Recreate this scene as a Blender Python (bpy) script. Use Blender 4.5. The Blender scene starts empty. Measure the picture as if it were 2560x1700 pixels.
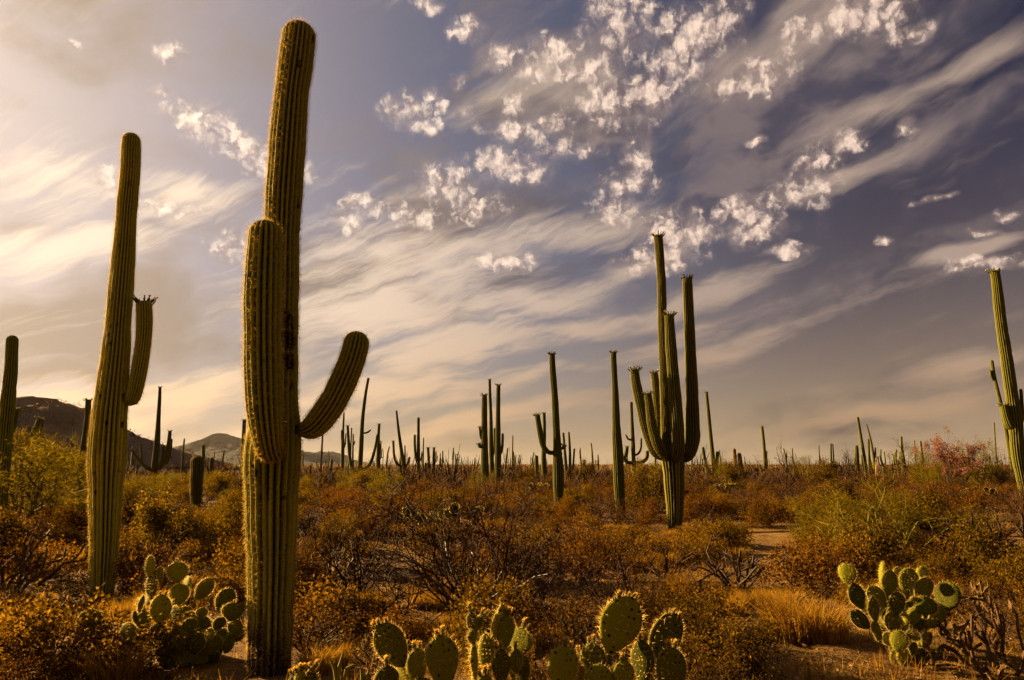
import bpy, math, random
import numpy as np
from mathutils import Vector, Matrix, Quaternion

# ------------------------------------------------------------------ scene, camera, sky, sun
scene = bpy.context.scene
col = scene.collection
R = math.radians

FPX, CX, CY = 1706.7, 1280.0, 850.0          # 24 mm lens over a 36 mm sensor, in pixels of the photograph
EYE, PITCH = 1.5, R(10.3)

cam_d = bpy.data.cameras.new('camera')
cam_d.lens, cam_d.sensor_width = 24.0, 36.0
cam_d.clip_start, cam_d.clip_end = 0.05, 20000
cam = bpy.data.objects.new('camera', cam_d)
cam.location = (0, 0, EYE)
cam.rotation_euler = (R(90) + PITCH, 0, 0)
col.objects.link(cam)
scene.camera = cam

SUN_AZ, SUN_EL = R(-65), R(18)               # to the left of the view, low
SUN_DIR = Vector((math.sin(SUN_AZ) * math.cos(SUN_EL), math.cos(SUN_AZ) * math.cos(SUN_EL), math.sin(SUN_EL)))

scene.view_settings.view_transform = 'Standard'
scene.view_settings.look = 'None'
scene.view_settings.exposure = 2.5
scene.view_settings.gamma = 1.0
scene.cycles.use_denoising = True
scene.cycles.max_bounces = 6
scene.cycles.diffuse_bounces = 3
scene.cycles.glossy_bounces = 2
scene.cycles.transmission_bounces = 4
scene.cycles.transparent_max_bounces = 6
scene.cycles.volume_bounces = 0
scene.cycles.caustics_reflective = False
scene.cycles.caustics_refractive = False
scene.cycles.sample_clamp_indirect = 4.0

sl = bpy.data.lights.new('sun', 'SUN')
sl.energy, sl.angle, sl.color = 5.0, R(0.6), (1.0, 0.68, 0.30)
sun = bpy.data.objects.new('sun', sl)
sun.rotation_euler = SUN_DIR.to_track_quat('Z', 'Y').to_euler()
sun.location = SUN_DIR * 50
col.objects.link(sun)


def ray(px, py):
    x, z = (px - CX) / FPX, -(py - CY) / FPX
    c, s = math.cos(PITCH), math.sin(PITCH)
    return Vector((x, c - z * s, s + z * c))


def at(px, py, Y):
    r = ray(px, py)
    return Vector((r.x * Y / r.y, Y, EYE + r.z * Y / r.y))


def azel(px, py):
    r = ray(px, py).normalized()
    return math.degrees(math.atan2(r.x, r.y)), math.degrees(math.asin(r.z))


# -- node helper
class NB:
    def __init__(self, tree):
        self.t = tree

    def n(self, typ, **kw):
        nd = self.t.nodes.new(typ)
        for k, v in kw.items():
            setattr(nd, k, v)
        return nd

    def put(self, sock, v):
        if v is None:
            return
        if hasattr(v, 'is_output'):
            self.t.links.new(v, sock)
        else:
            if isinstance(v, (tuple, list)) and sock.type == 'RGBA' and len(v) == 3:
                v = (*v, 1)
            sock.default_value = v

    def m(self, op, a, b=None, c=None, clamp=False):
        nd = self.n('ShaderNodeMath', operation=op, use_clamp=clamp)
        for i, v in enumerate((a, b, c)):
            self.put(nd.inputs[i], v)
        return nd.outputs[0]

    def vm(self, op, a, b=None, s=None):
        nd = self.n('ShaderNodeVectorMath', operation=op)
        self.put(nd.inputs[0], a)
        if b is not None:
            self.put(nd.inputs[1], b)
        if s is not None:
            self.put(nd.inputs['Scale'], s)
        return nd.outputs['Value'] if op in ('DOT_PRODUCT', 'LENGTH', 'DISTANCE') else nd.outputs[0]

    def noise(self, vec, scale, detail=4, rough=0.5, dist=0.0, lac=2.0, color=False):
        nd = self.n('ShaderNodeTexNoise')
        self.put(nd.inputs['Vector'], vec)
        self.put(nd.inputs['Scale'], scale)
        self.put(nd.inputs['Detail'], detail)
        self.put(nd.inputs['Roughness'], rough)
        self.put(nd.inputs['Distortion'], dist)
        self.put(nd.inputs['Lacunarity'], lac)
        return nd.outputs['Color' if color else 0]

    def mix(self, f, a, b, mode='MIX', clamp=True):
        nd = self.n('ShaderNodeMix', data_type='RGBA', blend_type=mode, clamp_factor=clamp)
        self.put(nd.inputs[0], f)
        self.put(nd.inputs[6], a)
        self.put(nd.inputs[7], b)
        return nd.outputs[2]

    def rng(self, v, a, b, c=0.0, d=1.0, smooth=True):
        nd = self.n('ShaderNodeMapRange', interpolation_type='SMOOTHSTEP' if smooth else 'LINEAR')
        self.put(nd.inputs[0], v)
        for i, q in enumerate((a, b, c, d)):
            self.put(nd.inputs[1 + i], q)
        return nd.outputs[0]

    def xyz(self, v):
        nd = self.n('ShaderNodeSeparateXYZ')
        self.put(nd.inputs[0], v)
        return nd.outputs

    def comb(self, x, y, z):
        nd = self.n('ShaderNodeCombineXYZ')
        for i, q in enumerate((x, y, z)):
            self.put(nd.inputs[i], q)
        return nd.outputs[0]

    def mapping(self, v, loc=(0, 0, 0), rot=(0, 0, 0), scale=(1, 1, 1), typ='TEXTURE'):
        nd = self.n('ShaderNodeMapping', vector_type=typ)
        self.put(nd.inputs[0], v)
        nd.inputs['Location'].default_value = loc
        nd.inputs['Rotation'].default_value = rot
        nd.inputs['Scale'].default_value = scale
        return nd.outputs[0]


def build_world():
    w = bpy.data.worlds.new('World')
    scene.world = w
    w.use_nodes = True
    w.cycles.sampling_method = 'MANUAL'
    w.cycles.sample_map_resolution = 256
    t = w.node_tree
    t.nodes.clear()
    b = NB(t)
    out = b.n('ShaderNodeOutputWorld')
    bg = b.n('ShaderNodeBackground')
    bg.inputs['Strength'].default_value = 0.05
    t.links.new(bg.outputs[0], out.inputs[0])
    sky = b.n('ShaderNodeTexSky', sky_type='NISHITA')
    sky.sun_disc = False
    sky.sun_elevation, sky.sun_rotation = SUN_EL, SUN_AZ
    sky.altitude, sky.air_density, sky.dust_density, sky.ozone_density = 700, 1.0, 2.0, 1.5
    d = b.n('ShaderNodeTexCoord').outputs['Generated']
    x, y, z = b.xyz(d)[:3]
    az = b.m('MULTIPLY', b.m('ARCTAN2', x, y), 57.29578)
    el = b.m('MULTIPLY', b.m('ARCSINE', z), 57.29578)
    ae = b.comb(az, el, 0.0)
    cs = b.m('MAXIMUM', b.vm('DOT_PRODUCT', d, tuple(SUN_DIR)), 0.0)
    TILT = R(11)                                            # the streaks of high cloud run this way
    ct, st = math.cos(TILT), math.sin(TILT)

    def turn(v, k=1.0):
        return b.comb(b.vm('DOT_PRODUCT', v, (ct * k, st * k, 0)), b.vm('DOT_PRODUCT', v, (-st, ct, 0)), 0.0)

    K = 2560 / 2361

    def blobs(vec, lst, turned=False):
        acc = None
        for q in lst:
            cx, cy, rx, ry = [v * K for v in q[:4]]
            amp = q[4] if len(q) > 4 else 1.0
            a0 = azel(cx, cy)
            a1, a2 = azel(cx + rx, cy), azel(cx, cy - ry)
            sx, sy = abs(a1[0] - a0[0]), abs(a2[1] - a0[1])
            u, v = a0
            if turned:
                u, v = a0[0] * ct + a0[1] * st, -a0[0] * st + a0[1] * ct
            nd = b.n('ShaderNodeVectorMath', operation='MULTIPLY_ADD')
            b.put(nd.inputs[0], vec)
            nd.inputs[1].default_value = (1 / sx, 1 / sy, 0)
            nd.inputs[2].default_value = (-u / sx, -v / sy, 0)
            ln = b.n('ShaderNodeVectorMath', operation='LENGTH')
            t.links.new(nd.outputs[0], ln.inputs[0])
            s = b.m('MULTIPLY_ADD', ln.outputs['Value'], -amp, amp)
            acc = b.m('MAXIMUM', s, 0.0 if acc is None else acc)
        return acc

    def n2(vec, scale, detail, rough, dist=0.0, color=False):
        o = b.noise(vec, scale, detail, rough, dist, color=color)
        o.node.noise_dimensions = '2D'
        return o

    # wandering of the outlines
    warp_c = n2(ae, 0.20, 3, 0.6, color=True)
    aew = b.vm('ADD', ae, b.vm('SCALE', b.vm('SUBTRACT', warp_c, (0.5, 0.5, 0.5)), s=2.6))
    soft_c = n2(ae, 0.07, 2, 0.55, color=True)
    aes = b.vm('ADD', ae, b.vm('SCALE', b.vm('SUBTRACT', soft_c, (0.5, 0.5, 0.5)), s=6.0))
    aet = turn(aes)

    # clear sky
    base = b.mix(1.0, sky.outputs[0], SKY_TINT, 'MULTIPLY')
    base = b.mix(SKY_GREY[3], base, SKY_GREY[:3])
    base = b.mix(b.rng(cs, 0.55, -0.05, 0.0, 0.95), base, b.mix(1.0, base, (0.18, 0.20, 0.32), 'MULTIPLY'))   # deepest away from the sun
    # warm air near the horizon
    hz = b.m('EXPONENT', b.m('MULTIPLY', b.m('MAXIMUM', el, 0.0), -1 / 7.5))
    hcol = b.mix(b.rng(az, -40, 40), HORIZ_L, HORIZ_R)
    c = b.mix(b.m('MULTIPLY', hz, 0.95), base, hcol)
    # pale thin veil round the sun
    gl = b.m('POWER', cs, 5.0)
    c = b.mix(b.m('MULTIPLY', gl, 1.0), c, VEIL)

    # mauve-grey soft cloud
    grey_m = blobs(aet, [
        (1800, 190, 700, 260, 1.0), (2150, 340, 420, 130, .9), (1720, 420, 520, 170, 1.1), (2300, 90, 300, 60, .5),
        (1350, 260, 420, 300, .8), (100, 750, 620, 150, 1.5), (80, 900, 460, 60, 1.0), (560, 800, 480, 110, 1.0), (800, 700, 330, 130, .8),
        (1060, 520, 480, 150, .9), (1250, 640, 420, 120, .7), (300, 60, 500, 160, .6), (2000, 960, 700, 120, .6), (520, 560, 330, 150, .7)], True)
    outer = b.m('MAXIMUM', b.rng(b.m('ABSOLUTE', az), 42, 60, 0.0, 0.36), b.rng(el, 38, 50, 0.0, 0.36))   # broken cloud goes on all round
    grey_m = b.m('MAXIMUM', grey_m, outer)
    gn = n2(turn(aes, 0.42), 0.20, 5, 0.55)
    gden = b.rng(b.m('ADD', grey_m, b.m('MULTIPLY', b.m('SUBTRACT', gn, 0.5), 2.2)), 0.0, 0.9)
    gfar = b.mix(b.rng(n2(turn(aes, 0.6), 0.17, 4, 0.6), 0.42, 0.62), GREY_FAR, GREY_PALE)
    gcol = b.mix(b.rng(cs, 0.25, 0.88), gfar, GREY_SUN)
    gcol = b.mix(b.rng(el, 1, 9), b.mix(1.0, gcol, (1.12, 0.98, 0.72), 'MULTIPLY'), gcol)
    c = b.mix(b.m('MULTIPLY', gden, 0.8), c, gcol)

    # streaked high cloud
    cir_m = blobs(aet, [
        (1030, 620, 380, 130, 1.0), (1330, 540, 280, 70, 1.0), (1500, 590, 320, 50, .9), (1250, 690, 360, 70, 1.0),
        (1340, 740, 400, 46, 1.1), (1590, 700, 340, 36, 1.0), (1080, 800, 440, 70, 1.1), (880, 740, 350, 110, 1.0),
        (430, 890, 380, 60, 1.3), (900, 890, 360, 44, 1.2), (200, 960, 400, 50, 1.1), (1150, 960, 500, 44, 1.0), (1230, 870, 380, 44, .9), (1640, 820, 360, 46, 1.0),
        (1980, 940, 520, 40, 1.1), (2230, 830, 260, 36, 1.1), (2230, 890, 330, 46, .9), (2250, 610, 180, 26, 1.2),
        (150, 570, 330, 80, 1.2), (1300, 950, 420, 36, .8), (2270, 130, 260, 70, .8), (1760, 120, 420, 110, .8), (2050, 240, 380, 70, .7), (1980, 400, 330, 60, .7), (1250, 200, 330, 90, .6),
        (850, 600, 220, 140, .9), (1520, 790, 280, 44, .9), (700, 960, 640, 44, .7), (430, 470, 200, 90, .8), (130, 400, 260, 160, .6)], True)
    cir_m = b.m('MAXIMUM', cir_m, outer)
    aef = b.vm('ADD', ae, b.vm('SCALE', b.vm('SUBTRACT', warp_c, (0.5, 0.5, 0.5)), s=1.6))
    fx, fy = b.m('ADD', b.xyz(aef)[0], 75.0), b.m('ADD', b.xyz(aef)[1], 12.0)
    fan = b.comb(b.m('MULTIPLY', b.m('SQRT', b.m('ADD', b.m('MULTIPLY', fx, fx), b.m('MULTIPLY', fy, fy))), 0.14),
                 b.m('MULTIPLY', b.m('ARCTAN2', fy, fx), 57.29578 * 1.7), 0.0)            # streaks fan out from beyond the left edge
    sn = n2(fan, 0.55, 9, 0.68)
    sn2 = n2(turn(aes, 0.3), 0.22, 3, 0.6)
    sden = b.rng(b.m('ADD', b.m('MULTIPLY', cir_m, 1.55),
                     b.m('ADD', b.m('MULTIPLY', b.m('SUBTRACT', sn, 0.5), b.rng(el, 32, 18, 1.2, 2.3)), b.m('MULTIPLY', b.m('SUBTRACT', sn2, 0.5), 1.5))), 0.10, 1.5)
    scol = b.mix(b.rng(cs, 0.18, 0.86), CIR_FAR, CIR_SUN)
    scol = b.mix(b.rng(el, 0, 15), b.mix(1.0, scol, (0.98, 0.82, 0.58), 'MULTIPLY'), scol)
    c = b.mix(b.m('MULTIPLY', sden, 0.9), c, scol)

    # puffs
    puff = [
        (935, 262, 75, 72), (988, 208, 36, 28), (1015, 245, 30, 28), (1075, 258, 32, 30), (1050, 185, 36, 30), (985, 292, 60, 32), (1075, 70, 54, 44),
        (990, 12, 60, 36), (1160, 135, 70, 44), (1225, 165, 90, 44), (1190, 245, 66, 38), (1190, 298, 110, 38), (1280, 285, 60, 36),
        (1040, 420, 110, 70), (1100, 470, 110, 50), (930, 490, 140, 46), (1175, 385, 150, 60), (1290, 345, 130, 52),
        (1420, 240, 150, 100), (1340, 165, 110, 60), (1500, 215, 120, 80), (1430, 70, 130, 120), (1280, 105, 80, 46),
        (1570, 110, 130, 150), (1660, 60, 100, 110), (1780, 160, 90, 80), (1700, 200, 110, 50), (1470, 380, 56, 70), (1450, 430, 110, 46),
        (1420, 480, 90, 60), (1570, 530, 140, 70), (1520, 600, 150, 50), (1740, 530, 110, 56), (1710, 480, 90, 46), (1840, 440, 130, 62), (1880, 380, 90, 50), (1940, 325, 70, 50),
        (1800, 585, 90, 22), (2040, 560, 36, 20), (2095, 300, 44, 20), (2150, 462, 80, 15),
        (2280, 540, 54, 17), (2335, 495, 60, 17), (2090, 72, 90, 40), (1960, 40, 200, 80), (1860, 70, 110, 60),
        (470, 285, 130, 56), (560, 335, 120, 66), (595, 385, 50, 50), (700, 395, 50, 36), (400, 120, 56, 40), (378, 212, 40, 24),
        (250, 425, 54, 44), (370, 468, 110, 42), (170, 95, 36, 18), (795, 495, 66, 50), (815, 462, 50, 28), (1160, 600, 80, 30), (530, 560, 100, 50), (1740, 325, 40, 16), (2260, 610, 170, 26)]
    pm = blobs(aew, puff)
    def billow(vec):
        v = b.n('ShaderNodeTexVoronoi', voronoi_dimensions='2D', feature='SMOOTH_F1')
        b.put(v.inputs['Vector'], vec)
        v.inputs['Scale'].default_value = 0.60
        v.inputs['Detail'].default_value = 2.5
        v.inputs['Roughness'].default_value = 0.6
        v.inputs['Smoothness'].default_value = 0.75
        return b.m('SUBTRACT', 1.0, v.outputs['Distance'])
    fine = b.vm('ADD', ae, b.vm('SCALE', b.vm('SUBTRACT', n2(ae, 0.8, 6, 0.62, color=True), (0.5, 0.5, 0.5)), s=1.7))
    bl, bl_s = billow(fine), billow(b.vm('ADD', fine, (-0.45, 0.35, 0.0)))
    pf = n2(ae, 0.34, 8, 0.66)
    pn = b.m('ADD', b.m('MULTIPLY', bl, 0.45), b.m('MULTIPLY', pf, 0.75))
    gate = b.rng(pm, 0.0, 0.3)
    pfield = b.m('ADD', b.m('MULTIPLY', pm, 1.5), b.m('MULTIPLY', b.m('MULTIPLY', b.m('SUBTRACT', pn, 0.585), 3.3), gate))
    pden = b.m('MULTIPLY', b.rng(pfield, 0.06, 1.3), b.rng(n2(ae, 1.3, 5, 0.62), 0.28, 0.6, 0.55, 1.0))
    lit = b.m('ADD', 0.66, b.m('MULTIPLY', b.m('SUBTRACT', bl, bl_s), 1.5), clamp=True)
    pcol = b.mix(b.rng(cs, 0.25, 0.86), PUFF_FAR, PUFF_SUN)
    pcol = b.mix(lit, b.mix(1.0, pcol, (0.45, 0.41, 0.44), 'MULTIPLY'), pcol)
    c = b.mix(b.m('MULTIPLY', b.rng(b.m('ADD', pm, b.m('MULTIPLY', b.m('SUBTRACT', pf, 0.5), 0.8)), 0.0, 0.75), 0.34), c, b.mix(1.0, pcol, (0.62, 0.60, 0.62), 'MULTIPLY'))   # thin margin round the puffs
    c = b.mix(b.m('MULTIPLY', pden, 0.93), c, pcol)

    # the sun behind the cloud
    g2 = b.m('POWER', cs, 8.0)
    c = b.mix(g2, c, b.mix(1.0, c, GLOW, 'ADD'))
    t.links.new(c, bg.inputs['Color'])


# radiances (before the background strength)
def dim(*c):
    return tuple(q * 0.37 for q in c)


SKY_TINT = dim(0.82, 0.68, 0.72)
SKY_GREY = (*dim(0.9, 0.85, 1.25), 0.35)
HORIZ_L = dim(5.0, 3.5, 1.85)
HORIZ_R = dim(5.6, 3.8, 2.15)
VEIL = dim(8.4, 6.5, 5.5)
GREY_FAR = dim(0.85, 0.75, 0.98)
GREY_PALE = dim(2.3, 1.75, 1.7)
GREY_SUN = dim(3.5, 2.5, 1.75)
CIR_FAR = dim(4.6, 3.4, 2.7)
CIR_SUN = dim(10.2, 7.9, 5.9)
PUFF_FAR = dim(10.0, 7.5, 5.9)
PUFF_SUN = dim(12.0, 9.6, 7.6)
GLOW = dim(4.0, 3.2, 2.0)
build_world()

# ------------------------------------------------------------------ mesh, thing and material helpers
def build_mesh(name, verts, quads=None, tris=None, mats=(), mat_q=None, mat_t=None, smooth=False, attrs=None):
    verts = np.asarray(verts, np.float32).reshape(-1, 3)
    me = bpy.data.meshes.new(name)
    nq = 0 if quads is None else len(quads)
    nt = 0 if tris is None else len(tris)
    loops = []
    if nq:
        loops.append(np.asarray(quads, np.int32).ravel())
    if nt:
        loops.append(np.asarray(tris, np.int32).ravel())
    loops = np.concatenate(loops)
    me.vertices.add(len(verts))
    me.vertices.foreach_set('co', verts.ravel())
    me.loops.add(len(loops))
    me.loops.foreach_set('vertex_index', loops)
    me.polygons.add(nq + nt)
    starts = np.concatenate([np.arange(nq) * 4, nq * 4 + np.arange(nt) * 3]).astype(np.int32)
    me.polygons.foreach_set('loop_start', starts)
    mi = np.zeros(nq + nt, np.int32)
    if mat_q is not None and nq:
        mi[:nq] = mat_q
    if mat_t is not None and nt:
        mi[nq:] = mat_t
    me.polygons.foreach_set('material_index', mi)
    me.polygons.foreach_set('use_smooth', np.full(nq + nt, smooth, dtype=bool))
    for m in mats:
        me.materials.append(m)
    for k, v in (attrs or {}).items():
        a = me.attributes.new(k, 'FLOAT', 'POINT')
        a.data.foreach_set('value', np.asarray(v, np.float32))
    me.update(calc_edges=True)
    return me


class Geo:                                             # several pieces of geometry that become one mesh
    def __init__(self):
        self.v, self.q, self.t, self.mq, self.mt, self.a, self.n = [], [], [], [], [], [], 0

    def add(self, v, quads=None, tris=None, mat=0, rnd=None):
        v = np.asarray(v, np.float32).reshape(-1, 3)
        if quads is not None and len(quads):
            self.q.append(np.asarray(quads, np.int32) + self.n)
            self.mq.append(np.full(len(quads), mat, np.int32))
        if tris is not None and len(tris):
            self.t.append(np.asarray(tris, np.int32) + self.n)
            self.mt.append(np.full(len(tris), mat, np.int32))
        self.v.append(v)
        self.a.append(np.zeros(len(v), np.float32) if rnd is None else np.broadcast_to(np.asarray(rnd, np.float32), (len(v),)))
        self.n += len(v)

    def mesh(self, name, mats, smooth=False):
        cat = lambda l, d: np.concatenate(l) if l else None
        return build_mesh(name, np.concatenate(self.v), cat(self.q, 4), cat(self.t, 3), mats,
                          cat(self.mq, 1), cat(self.mt, 1), smooth, {'rnd': np.concatenate(self.a)})


def link(name, me, parent=None, loc=(0, 0, 0), rotz=0.0, scale=1.0):
    o = bpy.data.objects.new(name, me)
    col.objects.link(o)
    o.location = loc
    o.rotation_euler = (0, 0, rotz)
    o.scale = (scale,) * 3 if isinstance(scale, (int, float)) else scale
    o.parent = parent
    return o


def tag(o, label=None, cat=None, group=None, kind=None):
    for k, v in (('label', label), ('category', cat), ('group', group), ('kind', kind)):
        if v:
            o[k] = v
    return o


def gz(x, y):                                          # height of the ground
    r = np.hypot(x, y)
    near = 0.05 * np.sin(0.9 * x + 0.4 * y + 1.0) + 0.04 * np.sin(1.7 * y - 0.8 * x) + 0.05 * np.sin(0.31 * x - 0.27 * y + 2.0)
    far = 0.30 * np.sin(0.045 * x + 0.02 * y) * np.sin(0.05 * y + 0.7)
    k = np.clip((r - 12) / 40, 0, 1)
    return near * np.clip((r - 1) / 4, 0, 1) + far * k


def foot(px, py):                                      # the place on the ground seen at a pixel
    z = 0.0
    for _ in range(6):
        r = ray(px, py)
        k = (z - EYE) / min(r.z, -0.006)
        z = float(gz(r.x * k, r.y * k))
    return Vector((r.x * k, r.y * k, z))


def tubes(geo, segs, sides=3, mat=0, rnd=None):        # segs: rows of p0, p1, r0, r1
    s = np.asarray(segs, np.float32)
    if len(s) == 0:
        return
    p0, p1, r0, r1 = s[:, 0:3], s[:, 3:6], s[:, 6], s[:, 7]
    d = p1 - p0
    d /= np.linalg.norm(d, axis=1, keepdims=True) + 1e-9
    ref = np.where(np.abs(d[:, 2:3]) < 0.9, np.array([[0, 0, 1.0]]), np.array([[1.0, 0, 0]]))
    a = np.cross(d, ref)
    a /= np.linalg.norm(a, axis=1, keepdims=True) + 1e-9
    b = np.cross(d, a)
    th = np.arange(sides) * 2 * np.pi / sides
    ring = a[:, None, :] * np.cos(th)[None, :, None] + b[:, None, :] * np.sin(th)[None, :, None]
    v = np.concatenate([p0[:, None] + ring * r0[:, None, None], p1[:, None] + ring * r1[:, None, None]], axis=1)
    n = len(s)
    j = np.arange(sides)
    q = np.stack([j, (j + 1) % sides, (j + 1) % sides + sides, j + sides], 1)
    quads = (np.arange(n)[:, None, None] * 2 * sides + q[None]).reshape(-1, 4)
    rr = np.random.RandomState(n).rand(n) if rnd is None else np.full(n, rnd)
    geo.add(v.reshape(-1, 3), quads, mat=mat, rnd=np.repeat(rr, 2 * sides))


def leaves(geo, pts, rs, length, width, mat=0, droop=0.0, axis=None):
    n = len(pts)
    if n == 0:
        return
    p = np.asarray(pts, np.float32)
    a = rs.normal(size=(n, 3))
    if axis is not None:
        a = a * 0.8 + np.asarray(axis)
    a[:, 2] -= droop
    a /= np.linalg.norm(a, axis=1, keepdims=True)
    b = np.cross(a, rs.normal(size=(n, 3)))
    b /= np.linalg.norm(b, axis=1, keepdims=True) + 1e-9
    l = (length * (0.6 + 0.8 * rs.rand(n)))[:, None]
    w = (width * (0.6 + 0.8 * rs.rand(n)))[:, None]
    v = np.stack([p, p + a * l * 0.5 + b * w * 0.5, p + a * l, p + a * l * 0.5 - b * w * 0.5], 1)
    geo.add(v.reshape(-1, 3), np.arange(n * 4).reshape(n, 4), mat=mat, rnd=np.repeat(rs.rand(n), 4))


def needles(geo, p, d, length, width, rs, mat=0):      # thin three-cornered spines
    p, d = np.asarray(p), np.asarray(d)
    n = len(p)
    b = np.cross(d, rs.normal(size=(n, 3)))
    b /= np.linalg.norm(b, axis=1, keepdims=True) + 1e-9
    w = np.full((n, 1), width)
    v = np.stack([p - b * w, p + b * w, p + d * np.asarray(length).reshape(-1, 1)], 1)
    geo.add(v.reshape(-1, 3), tris=np.arange(n * 3).reshape(n, 3), mat=mat, rnd=np.repeat(rs.rand(n), 3))


# -- materials
def material(name, fn):
    m = bpy.data.materials.new(name)
    m.use_nodes = True
    t = m.node_tree
    t.nodes.clear()
    b = NB(t)
    out = b.n('ShaderNodeOutputMaterial')
    sh = fn(b)
    t.links.new(sh, out.inputs[0])
    return m


def attr(b, name):
    return b.n('ShaderNodeAttribute', attribute_name=name).outputs['Fac']


def obj_rnd(b):
    return b.n('ShaderNodeObjectInfo').outputs['Random']


def obj_co(b):
    return b.n('ShaderNodeTexCoord').outputs['Object']


def principled(b, colr, rough=0.8, spec=0.2, bump=None, bump_s=0.3, bump_d=0.01):
    p = b.n('ShaderNodeBsdfPrincipled')
    b.put(p.inputs['Base Color'], colr)
    b.put(p.inputs['Roughness'], rough)
    b.put(p.inputs['Specular IOR Level'], spec)
    if bump is not None:
        bp = b.n('ShaderNodeBump')
        b.put(bp.inputs['Strength'], bump_s)
        b.put(bp.inputs['Distance'], bump_d)
        b.put(bp.inputs['Height'], bump)
        b.put(p.inputs['Normal'], bp.outputs[0])
    return p.outputs[0]


def ramp3(b, f, c0, c1, c2):
    return b.mix(b.rng(f, 0.5, 1.0, smooth=False), b.mix(b.rng(f, 0.0, 0.5, smooth=False), c0, c1), c2)


def leaf_mat(name, c0, c1, c2, trans=0.45, var=0.35):
    def fn(b):
        f = attr(b, 'rnd')
        c = ramp3(b, f, c0, c1, c2)
        r = obj_rnd(b)
        c = b.mix(1.0, c, b.comb(b.m('MULTIPLY_ADD', r, var, 1 - var * 0.5), b.m('MULTIPLY_ADD', r, var * 1.3, 1 - var * 0.65), b.m('MULTIPLY_ADD', r, var, 1 - var * 0.5)), 'MULTIPLY')
        d = b.n('ShaderNodeBsdfDiffuse')
        tr = b.n('ShaderNodeBsdfTranslucent')
        b.put(d.inputs[0], c)
        b.put(tr.inputs[0], b.mix(1.0, c, (1.25, 1.1, 0.6), 'MULTIPLY'))
        mx = b.n('ShaderNodeMixShader')
        mx.inputs[0].default_value = trans
        b.t.links.new(d.outputs[0], mx.inputs[1])
        b.t.links.new(tr.outputs[0], mx.inputs[2])
        return mx.outputs[0]
    return material(name, fn)


def bark_mat(name, c0, c1, rough=0.8):
    def fn(b):
        f = attr(b, 'rnd')
        n = b.noise(obj_co(b), 40, 4, 0.6)
        c = b.mix(b.m('ADD', b.m('MULTIPLY', f, 0.6), b.m('MULTIPLY', n, 0.4)), c0, c1)
        return principled(b, c, rough, 0.12)
    return material(name, fn)


def spine_mat(name, c, trans=0.4):
    return leaf_mat(name, c, tuple(q * 0.75 for q in c), tuple(q * 1.15 for q in c), trans, 0.1)


def saguaro_mat(name, flank, ridge, groove, bark=0.6, dead=0.0):
    def fn(b):
        co = obj_co(b)
        rg, h = attr(b, 'ridge'), attr(b, 'hgt')
        n1 = b.noise(co, 3.0, 4, 0.6)
        n2_ = b.noise(co, 26.0, 4, 0.65)
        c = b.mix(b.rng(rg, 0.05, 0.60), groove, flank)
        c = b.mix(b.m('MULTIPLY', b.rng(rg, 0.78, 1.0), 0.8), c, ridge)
        c = b.mix(b.m('MULTIPLY', b.rng(n1, 0.42, 0.72), 0.55), c, b.mix(1.0, c, (1.5, 1.22, 0.75), 'MULTIPLY'))
        c = b.mix(b.m('MULTIPLY', b.rng(n2_, 0.35, 0.65), 0.45), b.mix(1.0, c, (0.62, 0.6, 0.6), 'MULTIPLY'), c)
        # corky scars
        v = b.n('ShaderNodeTexVoronoi', feature='F1')
        b.put(v.inputs['Vector'], b.mapping(co, scale=(1, 1, 1.8)))
        v.inputs['Scale'].default_value = 7.0
        scar = b.m('MULTIPLY', b.rng(v.outputs[0], 0.20, 0.11), b.rng(b.noise(co, 1.7, 2, 0.5), 0.46, 0.54))
        c = b.mix(scar, c, (0.018, 0.012, 0.008))
        # bark at the foot of the stem
        foot_f = b.rng(b.m('ADD', h, b.m('MULTIPLY', b.m('SUBTRACT', b.noise(b.mapping(co, scale=(1, 1, 6)), 9.0, 4, 0.6), 0.5), bark * 1.1)), bark * 0.62, bark * 0.28)
        c = b.mix(foot_f, c, b.mix(n2_, (0.012, 0.009, 0.006), (0.06, 0.04, 0.022)))
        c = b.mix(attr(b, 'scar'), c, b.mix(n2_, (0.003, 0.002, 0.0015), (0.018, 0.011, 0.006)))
        if dead:
            c = b.mix(dead, c, b.mix(n2_, (0.05, 0.025, 0.012), (0.22, 0.12, 0.055)))
        hgt = b.m('ADD', b.m('MULTIPLY', n2_, 0.6), b.noise(co, 120, 3, 0.6))
        return principled(b, c, 0.72, 0.08, hgt, 0.35, 0.006)
    return material(name, fn)


M = {}
M['saguaro'] = saguaro_mat('saguaro_skin_shaded', (0.085, 0.088, 0.005), (0.23, 0.195, 0.03), (0.014, 0.013, 0.003))  # darker copy for mid and far stems, silhouette shade put into the colour
M['saguaro_lit'] = saguaro_mat('saguaro_skin_lit', (0.185, 0.200, 0.008), (0.31, 0.28, 0.035), (0.014, 0.013, 0.003), 1.05)  # brighter copy of the skin for near stems, their lit look painted in
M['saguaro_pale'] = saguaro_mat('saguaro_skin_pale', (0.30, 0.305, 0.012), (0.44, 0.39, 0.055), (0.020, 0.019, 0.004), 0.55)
M['saguaro_dead'] = saguaro_mat('saguaro_dead', (0.10, 0.06, 0.02), (0.2, 0.11, 0.05), (0.02, 0.012, 0.006), 0.4, 0.85)
M['spine'] = spine_mat('saguaro_spines', (0.42, 0.29, 0.09))
M['spine_dark'] = spine_mat('cholla_dark_spines', (0.10, 0.06, 0.03), 0.3)
M['pspine'] = spine_mat('pear_spines', (0.78, 0.58, 0.22), 0.55)
M['bud'] = leaf_mat('bud_green', (0.06, 0.06, 0.012), (0.10, 0.085, 0.02), (0.34, 0.28, 0.12), 0.2, 0.1)
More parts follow.
